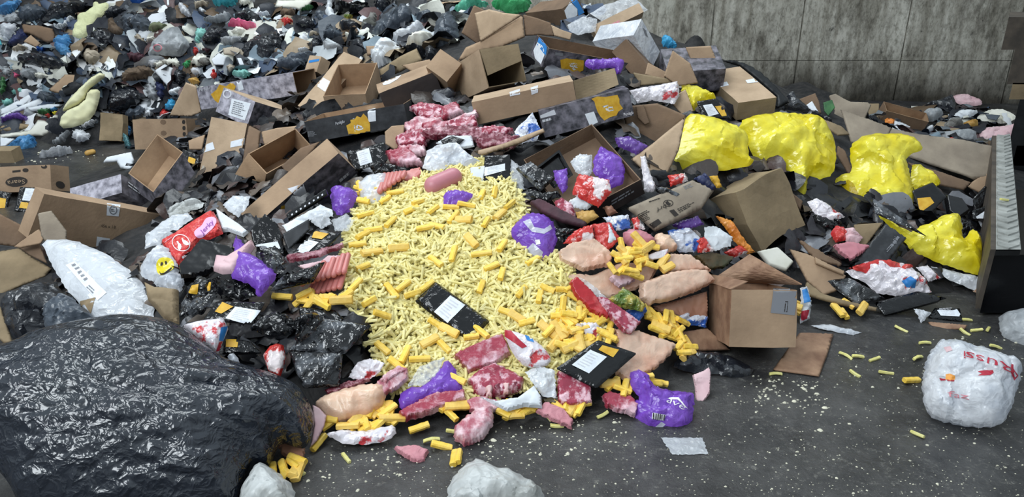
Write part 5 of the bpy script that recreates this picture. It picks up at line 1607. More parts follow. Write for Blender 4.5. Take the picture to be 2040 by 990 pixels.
sheet('cardboard_piece', 'flat wet cardboard piece lying on the floor before the open carton', 'cardboard', 'cardboard_wet', '1592 664 1661 665 1648 708 1632 750 1539 737', .006, lift=.008, face=0, sag=.004)
sheet('cardboard_piece', 'brown carton base flap spread on the floor at the open carton', 'cardboard', 'cardboard_wet', '1353 662 1409 653 1454 697 1386 700', .006, lift=.015, face=0, sag=.004)
film('plastic_strip', 'dirty white plastic strip on the floor behind the flat cardboard', 'plastic film', 'white_bag', '1614 648 1653 647 1717 663 1701 668 1640 657', .01, lift=.01, face=.1, wr=.004)
o = film('printed_bag', 'blue, white and red printed bag squeezed behind the open carton', BP, 'white_bag', '1595 574 1608 571 1617 603 1612 636 1594 644', .03, lift=.08, face=.6)
decal(o, '1598 578 1607 574 1615 600 1602 604', 'blue_panel', 'blue_ink', s=3)
decal(o, '1597 620 1612 617 1608 634 1596 640', 'red_panel', 'red_ink', s=3)
o = bag('shop_bag', 'tied white shop bag with red lettering standing alone on the floor', 'shop bag', 'white_bag', '1846 712 1866 690 1882 681 1917 685 1960 697 2031 720 2036 746 2022 790 2004 836 1984 851 1941 851 1905 844 1870 838 1846 825 1836 777 1840 740', .16, lift=.10, face=.55, wr=.013, ws=9, res=70, rnd=2, prof_p=.5, bot=.6, at=(1935, 800))
lettering(o, 'Russ', (2018, 727), (1924, 701), (-1, 16), 'red_ink', 'name_lettering')
lettering(o, 'i', (1923, 701), (1920, 701), (0, 15), 'red_ink', 'name_lettering')
decal(o, '1948 740 1960 738 1978 737 1980 742 1974 747 1962 748 1948 748 1956 744', 'flame_mark', 'red_ink', s=2)
decal(o, '2013 742 2018 734 2028 748 2020 758', 'heart_mark', 'red_ink', s=2)
decal(o, '2017 744 2019 740 2024 748 2020 752', 'heart_field', 'white_bag', s=2, eps=.004)
decal(o, '1872 753 1884 755 1884 758 1874 758', 'red_mark', 'red_ink', s=2)
decal(o, '1884 746 1892 744 1902 748 1903 756 1894 758 1884 756', 'orange_mark', 'orange_ink', s=2)
decal(o, '1886 756 1902 757 1900 760 1888 759', 'red_mark', 'red_ink', s=2)
decal(o, '1880 692 1894 690 1898 698 1886 702', 'faded_mark', 'pale_pink', s=2)
lettering(o, 'faz', (1888, 790), (1930, 796), (1, -12), 'faded_red_ink', 'name_lettering')
bag('plastic_bag', 'grey translucent bag at the frame edge behind the white shop bag', BP, 'grey_bag', '1988 636 1996 624 2040 616 2090 620 2090 700 2040 699 2016 688 1992 668', .10, lift=.07, face=.5, bot=.5)
bag('plastic_bag', 'crumpled whitish plastic bag at the bottom edge of the floor', BP, 'dirty_bag', '888 980 904 950 925 925 945 915 965 918 980 932 1019 937 1064 962 1087 985 1080 1030 900 1030', .10, lift=.06, face=.4, wr=.016, ws=8, res=44, bot=.5)
bag('plastic_bag', 'grey rounded plastic bag beside the huge black bag at the bottom edge', BP, 'dirty_bag', '480 972 500 940 516 920 547 938 577 960 590 984 586 1030 470 1030', .10, lift=.06, face=.4, wr=.008, bot=.5, rnd=2)
film('plastic_film', 'clear dirty film flat on the floor below the large purple pack', 'plastic film', 'clear_film', '1316 872 1400 872 1410 904 1340 906', .006, lift=.005, face=0, wr=.003)
# far corner by the wall
for nm, lb, ct, mt, q, th in (
        ('plastic_bag', 'black bag leaning on the wall in the far corner', BP, BB, '1823 233 1839 209 1882 196 1896 186 1907 209 1899 227 1880 220 1843 219', .10),
        ('plastic_bottle', 'clear bulging bottle bag before the black bag at the wall', 'bottle', 'grey_bag', '1830 233 1843 221 1869 217 1881 223 1872 236 1854 244 1843 240', .12),
        ('striped_bag', 'pink and white striped bag on top of the pile at the wall', BP, 'pale_pink', '1892 192 1909 188 1933 190 1958 200 1954 212 1909 212', .05),
        ('rag', 'white rag in front of the black bag at the wall', 'rag', 'paper', '1896 236 1906 222 1924 219 1952 222 1936 233 1919 239', .06),
        ('card_sheet', 'pale greenish card with a dark torn patch near the machine', 'card', 'cream', '1943 230 1987 213 2031 232 2006 247 1955 248', .02),
        ('rag', 'heap of grey rags by the wall foot', 'rag', 'grey_rag', '1877 249 1892 238 1918 238 1918 254 1882 260', .06),
        ('paper_roll', 'brown crumpled roll next to the grey rags', 'paper', 'golden', '1918 242 1948 243 1948 253 1922 255', .06),
        ('plastic_film', 'wide grey clear film behind the large flattened carton', 'plastic film', 'grey_bag', '1853 266 1898 260 1943 255 1948 283 1911 287 1877 280', .06),
        ('plastic_film', 'pink tinted film beside the tread plate top', 'plastic film', 'pale_pink', '1945 258 2003 251 2030 243 2028 275 1985 288 1948 283', .06),
        ('paper_sheet', 'white paper triangle on the large flattened carton', 'paper', 'paper', '1827 267 1867 268 1866 280', .01),
        ('paper_cup', 'small white cup by the low tray carton', 'cup', 'paper', '1846 254 1859 254 1858 263 1847 262', .06),
        ('red_scrap', 'red brown scrap on the grey clear film', 'scrap', 'red_bag', '1881 282 1890 275 1903 278 1898 284', .03)):
    bag(nm, lb, ct, mt, q, th, lift=.05, face=.5, wr=.014, ws=9)
sheet('dark_patch', 'dark torn scrap lying on the pale greenish card', 'scrap', 'charcoal_bag', '1962 228 1993 230 1985 241 1968 238', .006, lift=.085, face=.5)

# ---- the machine at the right edge: a beam with a tread plate, and its dark body behind
root = empty('loader_machine', Matrix.Translation((2.9, 4.2, 0)))
setp(root, 'grey steel machine beam with tread plate and dark body at the frame edge', 'machine')
zt = .36


def atz(px, py, z):
    d = ray(px, py)
    return CAM + d * ((z - CAM.z) / d.z)


n0, n1 = atz(1984, 497, zt), atz(2034, 497, zt)
f0, f1 = atz(1985, 270, zt), atz(2013, 268, zt)


def hexa(name, c4, zlo, mat, parent):
    v = [tuple(p) for p in c4] + [(p.x, p.y, zlo) for p in c4]
    o = mesh_obj(name, v, [(0, 1, 2, 3), (7, 6, 5, 4), (0, 4, 5, 1), (1, 5, 6, 2), (2, 6, 7, 3), (3, 7, 4, 0)], mat, smooth=False)
    o.parent = parent
    o.matrix_basis = wmat(parent).inverted()
    fix_normals(o)
    return o


dz = Vector((0, 0, .03))
hexa('beam_top', [n0 - dz * .2, n1 - dz * .2, f1 - dz * .2, f0 - dz * .2], zt - .03, 'dark_steel', root)
s0 = n0 + Vector((-.025, 0, 0))
sf = f0 + Vector((-.03, 0, 0))
hexa('beam_side', [s0, n0, f0, sf], .06, 'rust_steel', root)
# raised chevrons of the tread plate
vs, fs = [], []
NT = 26
for i in range(NT):
    t0, t1 = i / NT, (i + .55) / NT
    for half in (0, 1):
        u0, u1 = (0.06, .5) if half == 0 else (.5, .94)
        sk = .5 / NT
        q = []
        for u, t in ((u0, t0 + (sk if half == 0 else 0)), (u1, t0 + (0 if half == 0 else sk)), (u1, t1 + (0 if half == 0 else sk)), (u0, t1 + (sk if half == 0 else 0))):
            t = min(t, 1)
            a = n0.lerp(f0, t)
            b = n1.lerp(f1, t)
            q.append(a.lerp(b, u))
        k = len(vs)
        vs += [tuple(p) for p in q] + [tuple(p + Vector((0, 0, .008))) for p in q]
        fs += [tuple(k + a for a in f) for f in ((4, 5, 6, 7), (0, 1, 5, 4), (1, 2, 6, 5), (2, 3, 7, 6), (3, 0, 4, 7))]
k = len(vs)
vs += [tuple(n0), tuple(n1), tuple(f1), tuple(f0)]
fs.append((k, k + 1, k + 2, k + 3))
o = mesh_obj('tread_plate', vs, fs, 'steel_plate', smooth=False)
o.parent = root
o.matrix_basis = wmat(root).inverted()
fix_normals(o)
c = n1 + Vector((.03, .12, 0))
dv = (f0 - n0).normalized()
hexa('beam_shade', [n0 + dv * .04 + Vector((.005, 0, -.04)), n1 + dv * .04 + Vector((.3, 0, -.04)), n1 + dv * 1.2 + Vector((.3, 0, -.04)), n0 + dv * 1.2 + Vector((.005, 0, -.04))], .02, 'black_tray', root)  # solid black block stands in for the shade in the open beam end
D0 = 5.6


def vert(px, py):
    d = ray(px, py)
    return CAM + d * (D0 / d.y)


def box3(name, a, b, dy, mat):
    x0, x1 = a.x, b.x
    z1, z0 = a.z, b.z
    k = (D0 + .45) / D0
    q = [Vector((x0, D0, z1)), Vector((x1, D0, z1)), Vector((x1, D0 + .45, z1)), Vector((x0 * k, D0 + .45, z1))]
    return hexa(name, q, z0, mat, root)


box3('bumper', vert(2010, 34), vert(2110, 99), .06, 'rust_steel')
box3('post', vert(2022, 99), vert(2110, 168), .04, 'rust_steel')
box3('counterweight', vert(2018, 165), vert(2110, 198), .06, 'cardboard_olive')
box3('body_plate', vert(2032, 198), vert(2110, 330), .05, 'dark_steel')
box3('side_plate', vert(2026, 290), vert(2110, 420), .05, 'black_tray')

# ------------------------------------------------------------------ the rubbish mound at the back, thing by thing
BK = """plastic_bag|light blue bag at the top corner of the far mound|blue_bag|0 12 20 0 45 0 38 14 20 30 0 30
plastic_bag|pale clear bag below the light blue one|grey_bag|8 28 33 24 42 43 16 48 9 40
plastic_bag|dark bag hanging over the pale clear bag|charcoal_bag|36 18 62 4 92 20 95 28 66 43 42 45 36 30
plastic_bag|wide black bag left of the torn yellow foam|black_bag|105 6 155 2 183 8 152 26 150 36 138 32 105 46 78 44 96 22
foam_sheet|torn pale yellow foam sheet lying on black bags|torn_foam|185 5 192 4 200 8 212 4 218 10 206 30 190 47 188 60 172 76 155 78 144 70 148 50 155 40 155 28 170 24 184 14
rag|white twisted rag beside the torn yellow foam|paper|102 45 118 53 142 33 152 40 124 60 113 58
cardboard_piece|torn brown boards stacked in the far mound|cardboard_dark|43 47 60 50 75 50 105 56 110 70 108 82 95 86 60 68 47 66
cardboard_piece|smooth brown board under the torn stack|cardboard|47 84 62 70 82 88 74 96
plastic_bag|white bag with dark print at the frame edge of the far mound|white_bag|0 45 14 47 38 47 27 68 13 82 5 74 0 66
cloth|dark navy cloth behind the torn boards|navy|14 84 43 52 58 70 44 90 20 95
plastic_bag|bright blue bag next to the teal film|blue_bag|108 73 118 69 139 69 142 85 135 94 144 104 131 112 117 105 107 86
plastic_film|greenish teal film beside the bright blue bag|teal_film|153 82 163 75 172 86 164 108 150 102
plastic_bag|long black bag stretched along the lower far mound|black_bag|30 108 60 103 95 108 130 118 150 138 165 148 120 142 70 132 40 125
plastic_bag|black folded bag beside the brown twisted cloth|black_bag|177 71 195 60 212 56 225 66 233 84 222 100 200 98 190 84
plastic_bag|small black bag capping the torn yellow foam|black_bag|208 30 218 18 232 12 250 18 258 26 235 36 215 36
plastic_bag|broad blackish bag above the white bag with a red ring|charcoal_bag|238 40 250 26 275 24 300 40 302 60 280 72 252 70
cloth|brown twisted cloth hanging over a black bag|brown_rag|215 50 222 33 232 48 247 58 245 72 232 74 216 62
bottle_strip|strip of white bottles sliding down the far mound|mix_blue|130 108 138 106 150 116 164 128 158 132 144 124
rag|grey cream rags beside the strip of bottles|beige|167 97 184 97 202 109 194 126 176 126 163 112
cardboard_piece|small brown scrap beside the torn foam|cardboard_dark|154 26 168 24 167 32 155 35
cloth|beige cloth edge near the torn brown boards|beige|22 93 43 89 60 97 40 103 27 103
plastic_bag|small deep blue bag below the torn boards|deep_blue|68 93 89 95 93 105 74 101
plastic_bag|deep blue bag at the top of the frame|deep_blue|258 0 292 0 287 8 271 12
plastic_bottle|white narrow bottle lying head down|white_bag|356 5 366 8 385 36 384 39 366 30 356 18
plastic_shard|white shard sticking up in the far mound|paper|397 14 413 22 405 29 398 22
plastic_bag|teal bag at the top of the frame|teal_bag|421 0 473 0 471 13 440 17 427 9
basin|white basin beside the teal bag|cream|476 1 500 0 497 9 481 10
rag|beige rags at the top of the far mound|beige|387 4 417 3 414 13 400 10 388 22
plastic_film|long greyish film roll behind the pink bag|grey_bag|409 37 439 30 463 26 457 42 423 47 405 43
plastic_bag|bright pink plastic bag in the far mound|pink_bag|450 52 467 42 489 42 493 47 515 48 512 62 494 59 471 55
plastic_bag|round white bag touching the pink one|cream|460 68 467 56 480 52 498 66 493 72
plastic_box|clear box lying under the round white bag|grey_bag|438 84 457 72 489 75 481 91 447 92
cloth|olive green cloth above the white bag with a red ring|olive_rag|295 58 306 42 324 45 334 51 321 63 297 63
plastic_bag|dark bag behind the olive cloth|black_bag|250 24 268 24 300 40 300 56 282 66 250 63
rag|beige rag left of the white bag with a red ring|beige|263 74 276 67 290 82 284 90
rag|white knot of cloth near the red ring|cream|291 74 310 71 308 81 292 86
plastic_bag|black bag between the white glove and the clear box|black_bag|410 57 447 52 459 73 436 84 426 92 401 87
glove|pale blue plastic glove hanging down|mint_bag|389 57 410 54 410 76 402 74 396 88 389 84
red_can|dark red can below the glove|red_bag|384 95 394 95 396 106 387 113
cloth|mauve cloth beside the dark red can|maroon|398 97 421 97 414 107
card_scrap|beige scraps with a yellow tag in the far mound|beige|444 97 473 92 498 112 484 114 447 110
paper_tag|yellow paper tag on the beige scraps|yellow_bag|460 101 477 102 475 110 463 109
paper_sheet|white torn paper below the beige scraps|paper|422 119 436 105 451 113 447 130 427 131
cloth|white crumpled cloth in front of the dark red can|cream|379 121 397 105 419 118 414 130 385 131
plank|narrow white strip standing near the aqua bag|paper|472 116 481 116 488 131 478 131
plastic_bag|black bag to the side of the white strip|black_bag|480 92 512 70 516 108 502 120 484 114
cloth|dark maroon cloth behind the crumpled paper bag|maroon|250 102 290 108 288 120 263 124
plastic_sheet|big cream sheet at the top of the frame|cream|547 15 552 0 625 0 616 12 598 21 587 18
leaves|green leaves under the big cream sheet|dark_green|598 21 621 9 626 14 610 24
paper_roll|white paper roll on the far mound|paper|513 25 538 25 537 32 516 33
hat|greyish brown hat above the red pink wrapper|brown_rag|556 32 563 16 589 20 590 29 573 36
wrapper|red and pink wrapper in the far mound|red_pack|556 37 587 37 579 55 563 53
cloth|white cloth hanging down beside the black hose|paper|651 0 663 0 661 20 676 42 668 54 657 45 648 30
hose|thick black hose lying across the top|black_tray|663 9 715 14 733 24 723 37 700 28 671 26
rag|white rag over the black hose|white_bag|700 2 719 0 722 12 710 13
food_scraps|yellow green food scraps below the hose|salad_pack|684 29 706 32 697 42 688 42
bowl|pale broken bowl in the black bags|cream|686 66 714 67 705 80 690 78
plastic_bag|largest smooth black bag in the middle of the far mound|black_bag|500 78 526 65 556 62 564 92 563 118 540 129 513 121 500 105
plastic_bag|black bag below the red and pink wrapper|black_bag|587 43 618 33 631 55 616 63 592 63
shoe|dark grey shoe standing on its toe|charcoal_bag|626 24 642 17 654 46 642 51 631 39
tray|beige tray in front of the dark shoe|beige|614 66 627 60 642 71 616 71
plastic_bag|grey streaked bag behind the broken bowl|charcoal_bag|654 50 683 63 694 81 658 79 643 74
bottle|white bottle lying upright among black bags|white_bag|601 66 613 66 613 98 605 102 592 84
tub|white tub with a wine-coloured end|paper|593 97 616 97 613 106 594 107
plastic_bag|shiny blue grey bag behind the blue-striped carton|charcoal_bag|545 142 565 118 585 106 620 103 640 110 615 116 602 142
plastic_film|clear film crumpled over black bags|grey_bag|643 81 684 92 681 103 648 106
plastic_bag|black bag right of the white tub|black_bag|612 82 640 78 645 102 617 106
plastic_bag|broad shiny dark grey bag below the black knot|charcoal_bag|741 58 757 34 779 24 803 8 824 20 816 44 799 60 778 78 750 84 741 72
bag_knot|black tied knot of the broad grey bag|black_bag|776 14 782 0 792 0 794 18 782 24
plastic_bag|black bag at the top beside the tied knot|black_bag|745 0 778 0 777 18 758 26 747 15
plastic_bag|dark bag between the broad grey and the tall grey bag|charcoal_bag|826 26 882 21 878 33 862 48 848 55 830 42
plastic_bag|tall pleated dark grey bag beside the top carton|charcoal_bag|862 63 871 37 895 21 909 40 917 73 914 84 890 91 872 104 866 82
plastic_bag|aqua green bag behind the top carton|aqua_bag|900 25 916 8 945 1 976 9 972 15 948 14 930 36 911 35
plastic_bag|bright green bag at the top of the frame|green_bag|985 0 1058 0 1058 17 1037 30 1000 25 975 10
plastic_bag|clear white bag standing up before the dark grey bags|white_bag|779 76 795 61 813 59 829 42 844 52 845 63 819 81 795 91
plastic_bag|white rolled bag in front of the clear white one|cream|807 90 819 79 842 66 861 68 863 85 845 96 837 99 813 95
cloth|white bunched cloth between the cartons|paper|738 108 745 96 757 80 778 77 795 92 805 100 790 112 770 130 750 137 740 122
cardboard_box|beige boards at the top behind the aqua bag|cardboard_pale|878 3 922 0 908 12 884 18
paper_sheet|folded white sheet on the floor edge of the far mound|paper|0 217 57 187 69 193 40 215 10 228 0 229
paper_sheet|second white sheet slanting beneath the folded one|paper|0 230 44 210 80 196 93 206 70 215 30 224 0 241
paper_sheet|white sheet reaching the foam mattress|paper|50 214 95 207 128 208 110 219 60 221
cardboard_piece|flat brown boards at the floor edge of the far mound|cardboard_olive|0 253 30 245 71 249 46 258 20 263 0 263
plastic_sheet|long curved white sheet near the floor|cream|0 268 60 259 76 239 89 241 116 258 88 272 68 271 20 274 0 277
plastic_film|dark purple film under the white sheets|purple_dark|8 229 40 225 69 241 32 243 0 250
plastic_bag|clear grey bag on the white sheets|grey_bag|44 225 55 209 67 215 69 235 48 236
pack|green pack beside the foam mattress|dark_green|73 219 101 215 103 227 81 230
pack|blue pack beside the green one|blue_bag|100 216 115 213 115 221 103 223
pack|yellow pack near the foam mattress|yellow_bag|103 226 122 220 125 226 110 231
pack|red pack near the foam mattress|red_bag|88 231 103 226 100 234
rag|white bits beside the red pack|cream|100 236 120 228 118 245 105 247
foam_mattress|lower half of the folded cream foam mattress|foam|176 179 200 177 198 201 186 235 154 253 117 257 123 225 168 205
foam_mattress|upper folded half of the cream foam mattress|foam|123 219 147 187 194 143 214 150 194 166 176 179 168 203 129 223
plastic_film|white slick film at the mattress foot|white_bag|154 253 190 237 194 241 174 254
plastic_film|grey film bag on the floor below the mattress|grey_bag|103 280 137 259 145 263 121 288 105 287
plastic_bag|clear bag on the floor below the mattress|white_bag|141 263 158 255 182 269 176 281 149 283
plastic_bag|blue plastic bag lying on the floor by the carton end|blue_bag|0 298 24 292 32 274 67 269 75 290 57 306 32 306 24 299
paper_sheet|printed white sheet under the blue plastic bag|paper|0 273 30 276 8 294 0 294
cardboard_piece|brown board lying on black bags beside the mattress|cardboard|95 179 129 148 172 150 141 187 109 185
plastic_bag|flat dark bag in front of the brown board|charcoal_bag|69 191 89 179 125 203 91 206
plastic_bag|green bag at the frame edge|dark_green|0 148 10 154 12 181 0 197
plastic_bag|pale bag with green print at the frame edge|mint_bag|0 201 25 195 28 207 10 213
plastic_bag|lilac grey bag near the pink scrap|grey_bag|0 132 20 134 22 149 8 155
plastic_scrap|pink scrap beside the lilac bag|pink_bag|24 142 40 150 30 159
plastic_bag|clear bag roll beneath the long black bag|grey_bag|38 136 65 134 80 150 62 160 42 153
cup_stack|white cup stack beside the clear roll|cream|69 144 95 146 95 156 70 155
plastic_bag|pale green bag near the white pack|mint_bag|20 179 44 173 50 187 30 192
pack|small white pointed pack near the brown board|paper|69 175 81 163 84 178
plastic_bag|black bag right of the foam mattress|black_bag|203 208 215 182 240 174 262 170 285 190 276 206 240 222 210 223
plastic_film|charcoal film below the black bag near the mattress|charcoal_bag|247 219 292 209 285 236 250 241
pack|white twisted pack on the charcoal film|paper|295 210 312 218 300 233 288 229
carton|white printed carton standing tilted in the far mound|paper|307 142 318 135 329 127 345 136 341 150 351 168 337 176
paper_bag|crumpled olive brown paper bag|brown_rag|244 138 280 130 309 138 303 156 272 162 244 165
plastic_bag|black bag beside the white printed carton|black_bag|343 138 371 140 369 166 353 171
bottle|clear bottle beside the blue box|grey_bag|290 172 301 162 320 199 295 199
small_box|dark blue box beside the clear bottle|navy|307 160 329 171 329 198 317 198
tray|white tray behind the torn carton flap|paper|335 180 363 171 355 191 341 190
plastic_bag|sky blue bag behind the upright marked carton|sky_bag|329 207 340 197 350 198 351 218 331 220
pack|red and white pack below the sky blue bag|red_white|320 220 335 218 335 232 318 232
paper_ball|golden crumpled paper behind the torn flap|golden|373 158 389 152 402 165 385 170
plastic_bag|red scrap bag near the navy can|red_bag|420 146 426 136 434 154 420 157
can|navy can beside the red scrap|navy|432 148 448 141 450 150 436 153
plastic_bag|pale aqua bag behind the marble printed carton|mint_bag|462 150 470 138 495 138 502 150 482 157
plastic_bag|white round bag at the end of the paper bag|white_bag|290 120 315 116 317 128 301 137
cloth|white and beige cloth heap above the printed carton|cream|319 122 345 114 361 122 359 134 335 133
leaves|green scrap beside the cloth heap|green_bag|365 124 379 118 379 132 367 135
rag|grey white rag right of the green scrap|grey_rag|393 118 418 114 420 130 401 131
paper_ball|pale beige ball near the pale aqua bag|beige|450 134 462 126 472 136 458 147
tub|dark green tub beside the small crushed carton|teal_film|243 268 258 275 265 300 262 316 250 290
plastic_bag|blue scrap behind the small crushed carton|blue_bag|243 250 260 250 260 268 244 271
paper_sheet|white paper lying on the floor behind the open carton|paper|203 323 213 312 262 304 268 320 262 340 240 335 232 322
plastic_strip|white plastic strip on the dark floor|white_bag|77 312 141 298 149 302 129 310 81 317
cloth|white cloth below the red ring bag|cream|300 128 330 118 338 126 320 136
plastic_bag|black bag above the pink bag|black_bag|466 28 490 20 500 34 486 44 470 42
cloth|grey cloth beside the thick black hose|grey_rag|735 22 752 30 748 50 734 46
plastic_bag|black bag under the hanging white cloth|black_bag|676 42 716 46 722 64 690 66 676 56
plastic_bag|black bag behind the white bunched cloth|black_bag|690 82 720 74 738 92 730 112 700 104
plastic_bag|dark shiny bag below the broad grey one|black_bag|782 84 800 94 830 98 850 100 846 120 830 112 806 98
plastic_bag|dark bag at the feet of the tall pleated bag|black_bag|846 96 864 90 872 108 858 124 846 118
cardboard_piece|brown board between the cloth and the tape-sealed carton|cardboard|729 93 770 93 768 104 732 112
cardboard_piece|long brown board with a white label behind the lidded carton|cardboard_olive|755 138 790 118 830 96 842 120 800 142 758 157
plastic_bag|white bag behind the small blue-striped carton|white_bag|380 136 400 134 404 148 384 150"""
WHOLE = ('cardboard', 'paper_sheet', 'paper_tag', 'plastic_sheet', 'plank', 'foam', 'card', 'tray')
for ln in BK.split('\n'):
    nm, lb, mt, q = ln.split('|')
    P_ = parse(q)
    w = max(p[0] for p in P_) - min(p[0] for p in P_)
    ct = nm.split('_')[-1] if not nm.startswith('plastic_bag') else BP
    if nm.startswith(('cardboard', 'paper_sheet', 'paper_tag', 'plastic_sheet', 'plank', 'carton', 'card')):
        sheet(nm, lb, ct, mt, P_, .012, lift=.08, face=.55, sag=.03, res=18)
    elif nm.startswith('foam'):
        pillow(nm, lb, ct, mt, P_, .06 if 'matt' in nm else .03, lift=.10, face=.5, rnd=1, edge=.05, wr=.012, ws=7, ridge=False, jag=.006 if 'sheet' in nm else 0)
    else:
        bag(nm, lb, ct, mt, P_, min(.03 + w * .0016, .14), lift=.05, face=.55, wr=.022 if w > 30 else .012, ws=8, res=24 if w < 50 else 38, jag=.010)
o = bag('plastic_bag', 'white bag with a red ring print, biggest pale bag of the far mound', BP, 'grey_bag', '292 115 302 84 315 72 330 58 355 51 363 68 381 90 370 103 363 114 330 112 315 108', .13, lift=.10, face=.55, wr=.018, ws=8)
o_ = [(314 + 9 * math.cos(t), 95 + 7.5 * math.sin(t)) for t in [k * math.pi / 8 for k in range(16)]]
i_ = [(314 + 6.5 * math.cos(t), 95 + 5.2 * math.sin(t)) for t in [k * math.pi / 8 for k in range(16)]]
flatten(o, o_ + i_, [(k, (k + 1) % 16, 16 + (k + 1) % 16, 16 + k) for k in range(16)], 'ring_print', 'faded_red_ink', o, .004)
capsule('plastic_tube', 'thin teal tube stuck in the far mound at the frame edge', 'tube', 'teal_bag', (2, 70), (16, 102), 2, lift=.12)
capsule('plastic_pipe', 'thin white pipe standing at the top of the far mound', 'pipe', 'paper', (341, 2), (343, 32), 2, lift=.12)
capsule('orange_bottle', 'small orange bottle lying on the dark floor', 'bottle', 'golden', (173, 310), (188, 306), 5.5)
capsule('white_cable', 'white cable curling beside the black hose', 'cable', 'paper', (722, 12), (737, 28), 1.6, lift=.14)

# ---- cartons with open flaps at the top of the heap
r = empty('open_carton', Matrix.Translation(hit(1000, 80)))
setp(r, 'opened brown carton with all flaps spread at the crest of the heap', 'box')
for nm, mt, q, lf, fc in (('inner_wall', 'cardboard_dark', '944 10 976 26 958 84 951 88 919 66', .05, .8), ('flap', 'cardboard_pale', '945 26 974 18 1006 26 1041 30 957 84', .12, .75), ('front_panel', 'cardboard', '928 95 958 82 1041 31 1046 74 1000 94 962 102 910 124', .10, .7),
                          ('side_panel', 'cardboard_dark', '1042 29 1070 36 1097 45 1104 72 1076 70 1046 72', .08, .75), ('flap', 'cardboard_pale', '1097 50 1120 60 1140 66 1136 80 1104 72', .12, .7)):
    pillow(nm, None, None, mt, q, .008, lift=lf, face=fc, rnd=0, edge=.004, sag=.015, parent=r, at=(1000, 90))
film('crackled_film', 'clear crackled film under the wrapped carton', 'plastic film', 'clear_film', '1130 50 1160 34 1190 38 1186 64 1150 70 1134 62', .03, lift=.06)

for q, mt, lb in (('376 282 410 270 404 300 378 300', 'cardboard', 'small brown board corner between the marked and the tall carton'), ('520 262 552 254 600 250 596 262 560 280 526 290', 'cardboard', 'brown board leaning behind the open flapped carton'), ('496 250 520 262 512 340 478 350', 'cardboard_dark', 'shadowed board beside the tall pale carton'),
                  ('560 330 600 296 640 282 612 316 572 350', 'cardboard_dark', 'dark board edge inside the carton pile'), ('800 130 856 118 870 140 830 150', 'cardboard', 'board edge behind the black-fronted carton'), ('1104 420 1130 402 1160 398 1140 420', 'cardboard_dark', 'board scrap below the open carton'),
                  ('1290 126 1330 146 1320 164 1284 150', 'cardboard', 'board scrap between the tan boards'), ('1536 352 1600 400 1596 420 1560 380', 'cardboard_dark', 'dark board behind the crushed carton')):
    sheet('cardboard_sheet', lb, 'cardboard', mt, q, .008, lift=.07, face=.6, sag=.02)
tray('meal_tray', 'small black tray with a mustard window beside the marked carton', '364 296 398 310 396 332 360 318', lift=.06, face=.5, win='376 312 390 317 388 328 374 322')

film('plastic_film', 'clear film torn loose over the carton with faded red print', 'plastic film', 'clear_film', '1142 48 1200 12 1262 -8 1290 20 1240 50 1188 78', .02, lift=.22, face=.6)

# ------------------------------------------------------------------ body of the heap: a lumpy mass of waste below everything that lies on it
def build_core():
    nx, ny = len(_gx), len(_gy)
    Z = HG - 0.05
    Z = np.where(HG < 0.05, -0.03, Z)
    # hollows where cartons sit in the heap
    for k in CARV:
        O, A, B, C = [np.array(v) for v in BOX[k]]
        M = np.linalg.inv(np.stack([A, B, C], 1))
        pad = [0.03 / np.linalg.norm(v) for v in (A, B, C)]
        for dz in np.arange(0.0, 0.5, 0.02):
            q = np.stack([_XX - O[0], _YY - O[1], Z - O[2]], -1) @ M.T
            ins = np.all([(q[..., i] > -pad[i]) & (q[..., i] < 1 + pad[i]) for i in range(3)], axis=0)
            if not ins.any():
                break
            Z = np.where(ins, Z - 0.02, Z)
    Z = np.maximum(Z, -0.03)
    vs, idx = [], {}
    keep = HG > 0.0
    grow = keep.copy()
    grow[1:] |= keep[:-1]
    grow[:-1] |= keep[1:]
    grow[:, 1:] |= keep[:, :-1]
    grow[:, :-1] |= keep[:, 1:]
    for i in range(nx):
        for j in range(ny):
            if grow[i, j]:
                x, y, z = float(_XX[i, j]), float(_YY[i, j]), float(Z[i, j])
                if z > 0.0:
                    z += noise.noise(Vector((x * 6, y * 6, 0))) * min(.03, z * .4)
                idx[i, j] = len(vs)
                vs.append((x, y, z))
    fs = []
    for (i, j), a in idx.items():
        if (i + 1, j) in idx and (i, j + 1) in idx and (i + 1, j + 1) in idx:
            fs.append((a, idx[i + 1, j], idx[i + 1, j + 1], idx[i, j + 1]))
    o = mesh_obj('waste_heap', vs, fs, 'waste_core')
    setp(o, 'dark mass of mixed waste showing in the gaps of the heap', 'waste', kind='stuff')


build_core()

# ------------------------------------------------------------------ fries and yellow sticks
def stick_mesh(name, L, w, h, rnd, bend, mat, seed, seg=5):
    rr = random.Random(seed)
    vs, fs = [], []
    prof = [(-1, -.6), (-.6, -1), (.6, -1), (1, -.6), (1, .6), (.6, 1), (-.6, 1), (-1, .6)]
    m = len(prof)
    bx_, bz = rr.uniform(-bend, bend), rr.uniform(-bend, bend)
    st = [0, .03] + [(i + 1) / (seg + 1) for i in range(seg)] + [.97, 1]
    for t in st:
        k = rnd if t in (0, 1) else 1.0
        x = (t - .5) * L
        q = 1 - (2 * t - 1) ** 2
        tw = rr.uniform(.92, 1.06) if 0.05 < t < .95 else 1
        for a, b in prof:
            vs.append((x, a * w / 2 * k * tw + bx_ * L * q, b * h / 2 * k * tw + bz * L * q))
    for i in range(len(st) - 1):
        for j in range(m):
            fs.append((i * m + j, i * m + (j + 1) % m, (i + 1) * m + (j + 1) % m, (i + 1) * m + j))
    fs.append(tuple(reversed(range(m))))
    fs.append(tuple(range((len(st) - 1) * m, len(st) * m)))
    me = bpy.data.meshes.new(name)
    me.from_pydata(vs, [], fs)
    me.materials.append(MATS[mat])
    me.update()
    return me


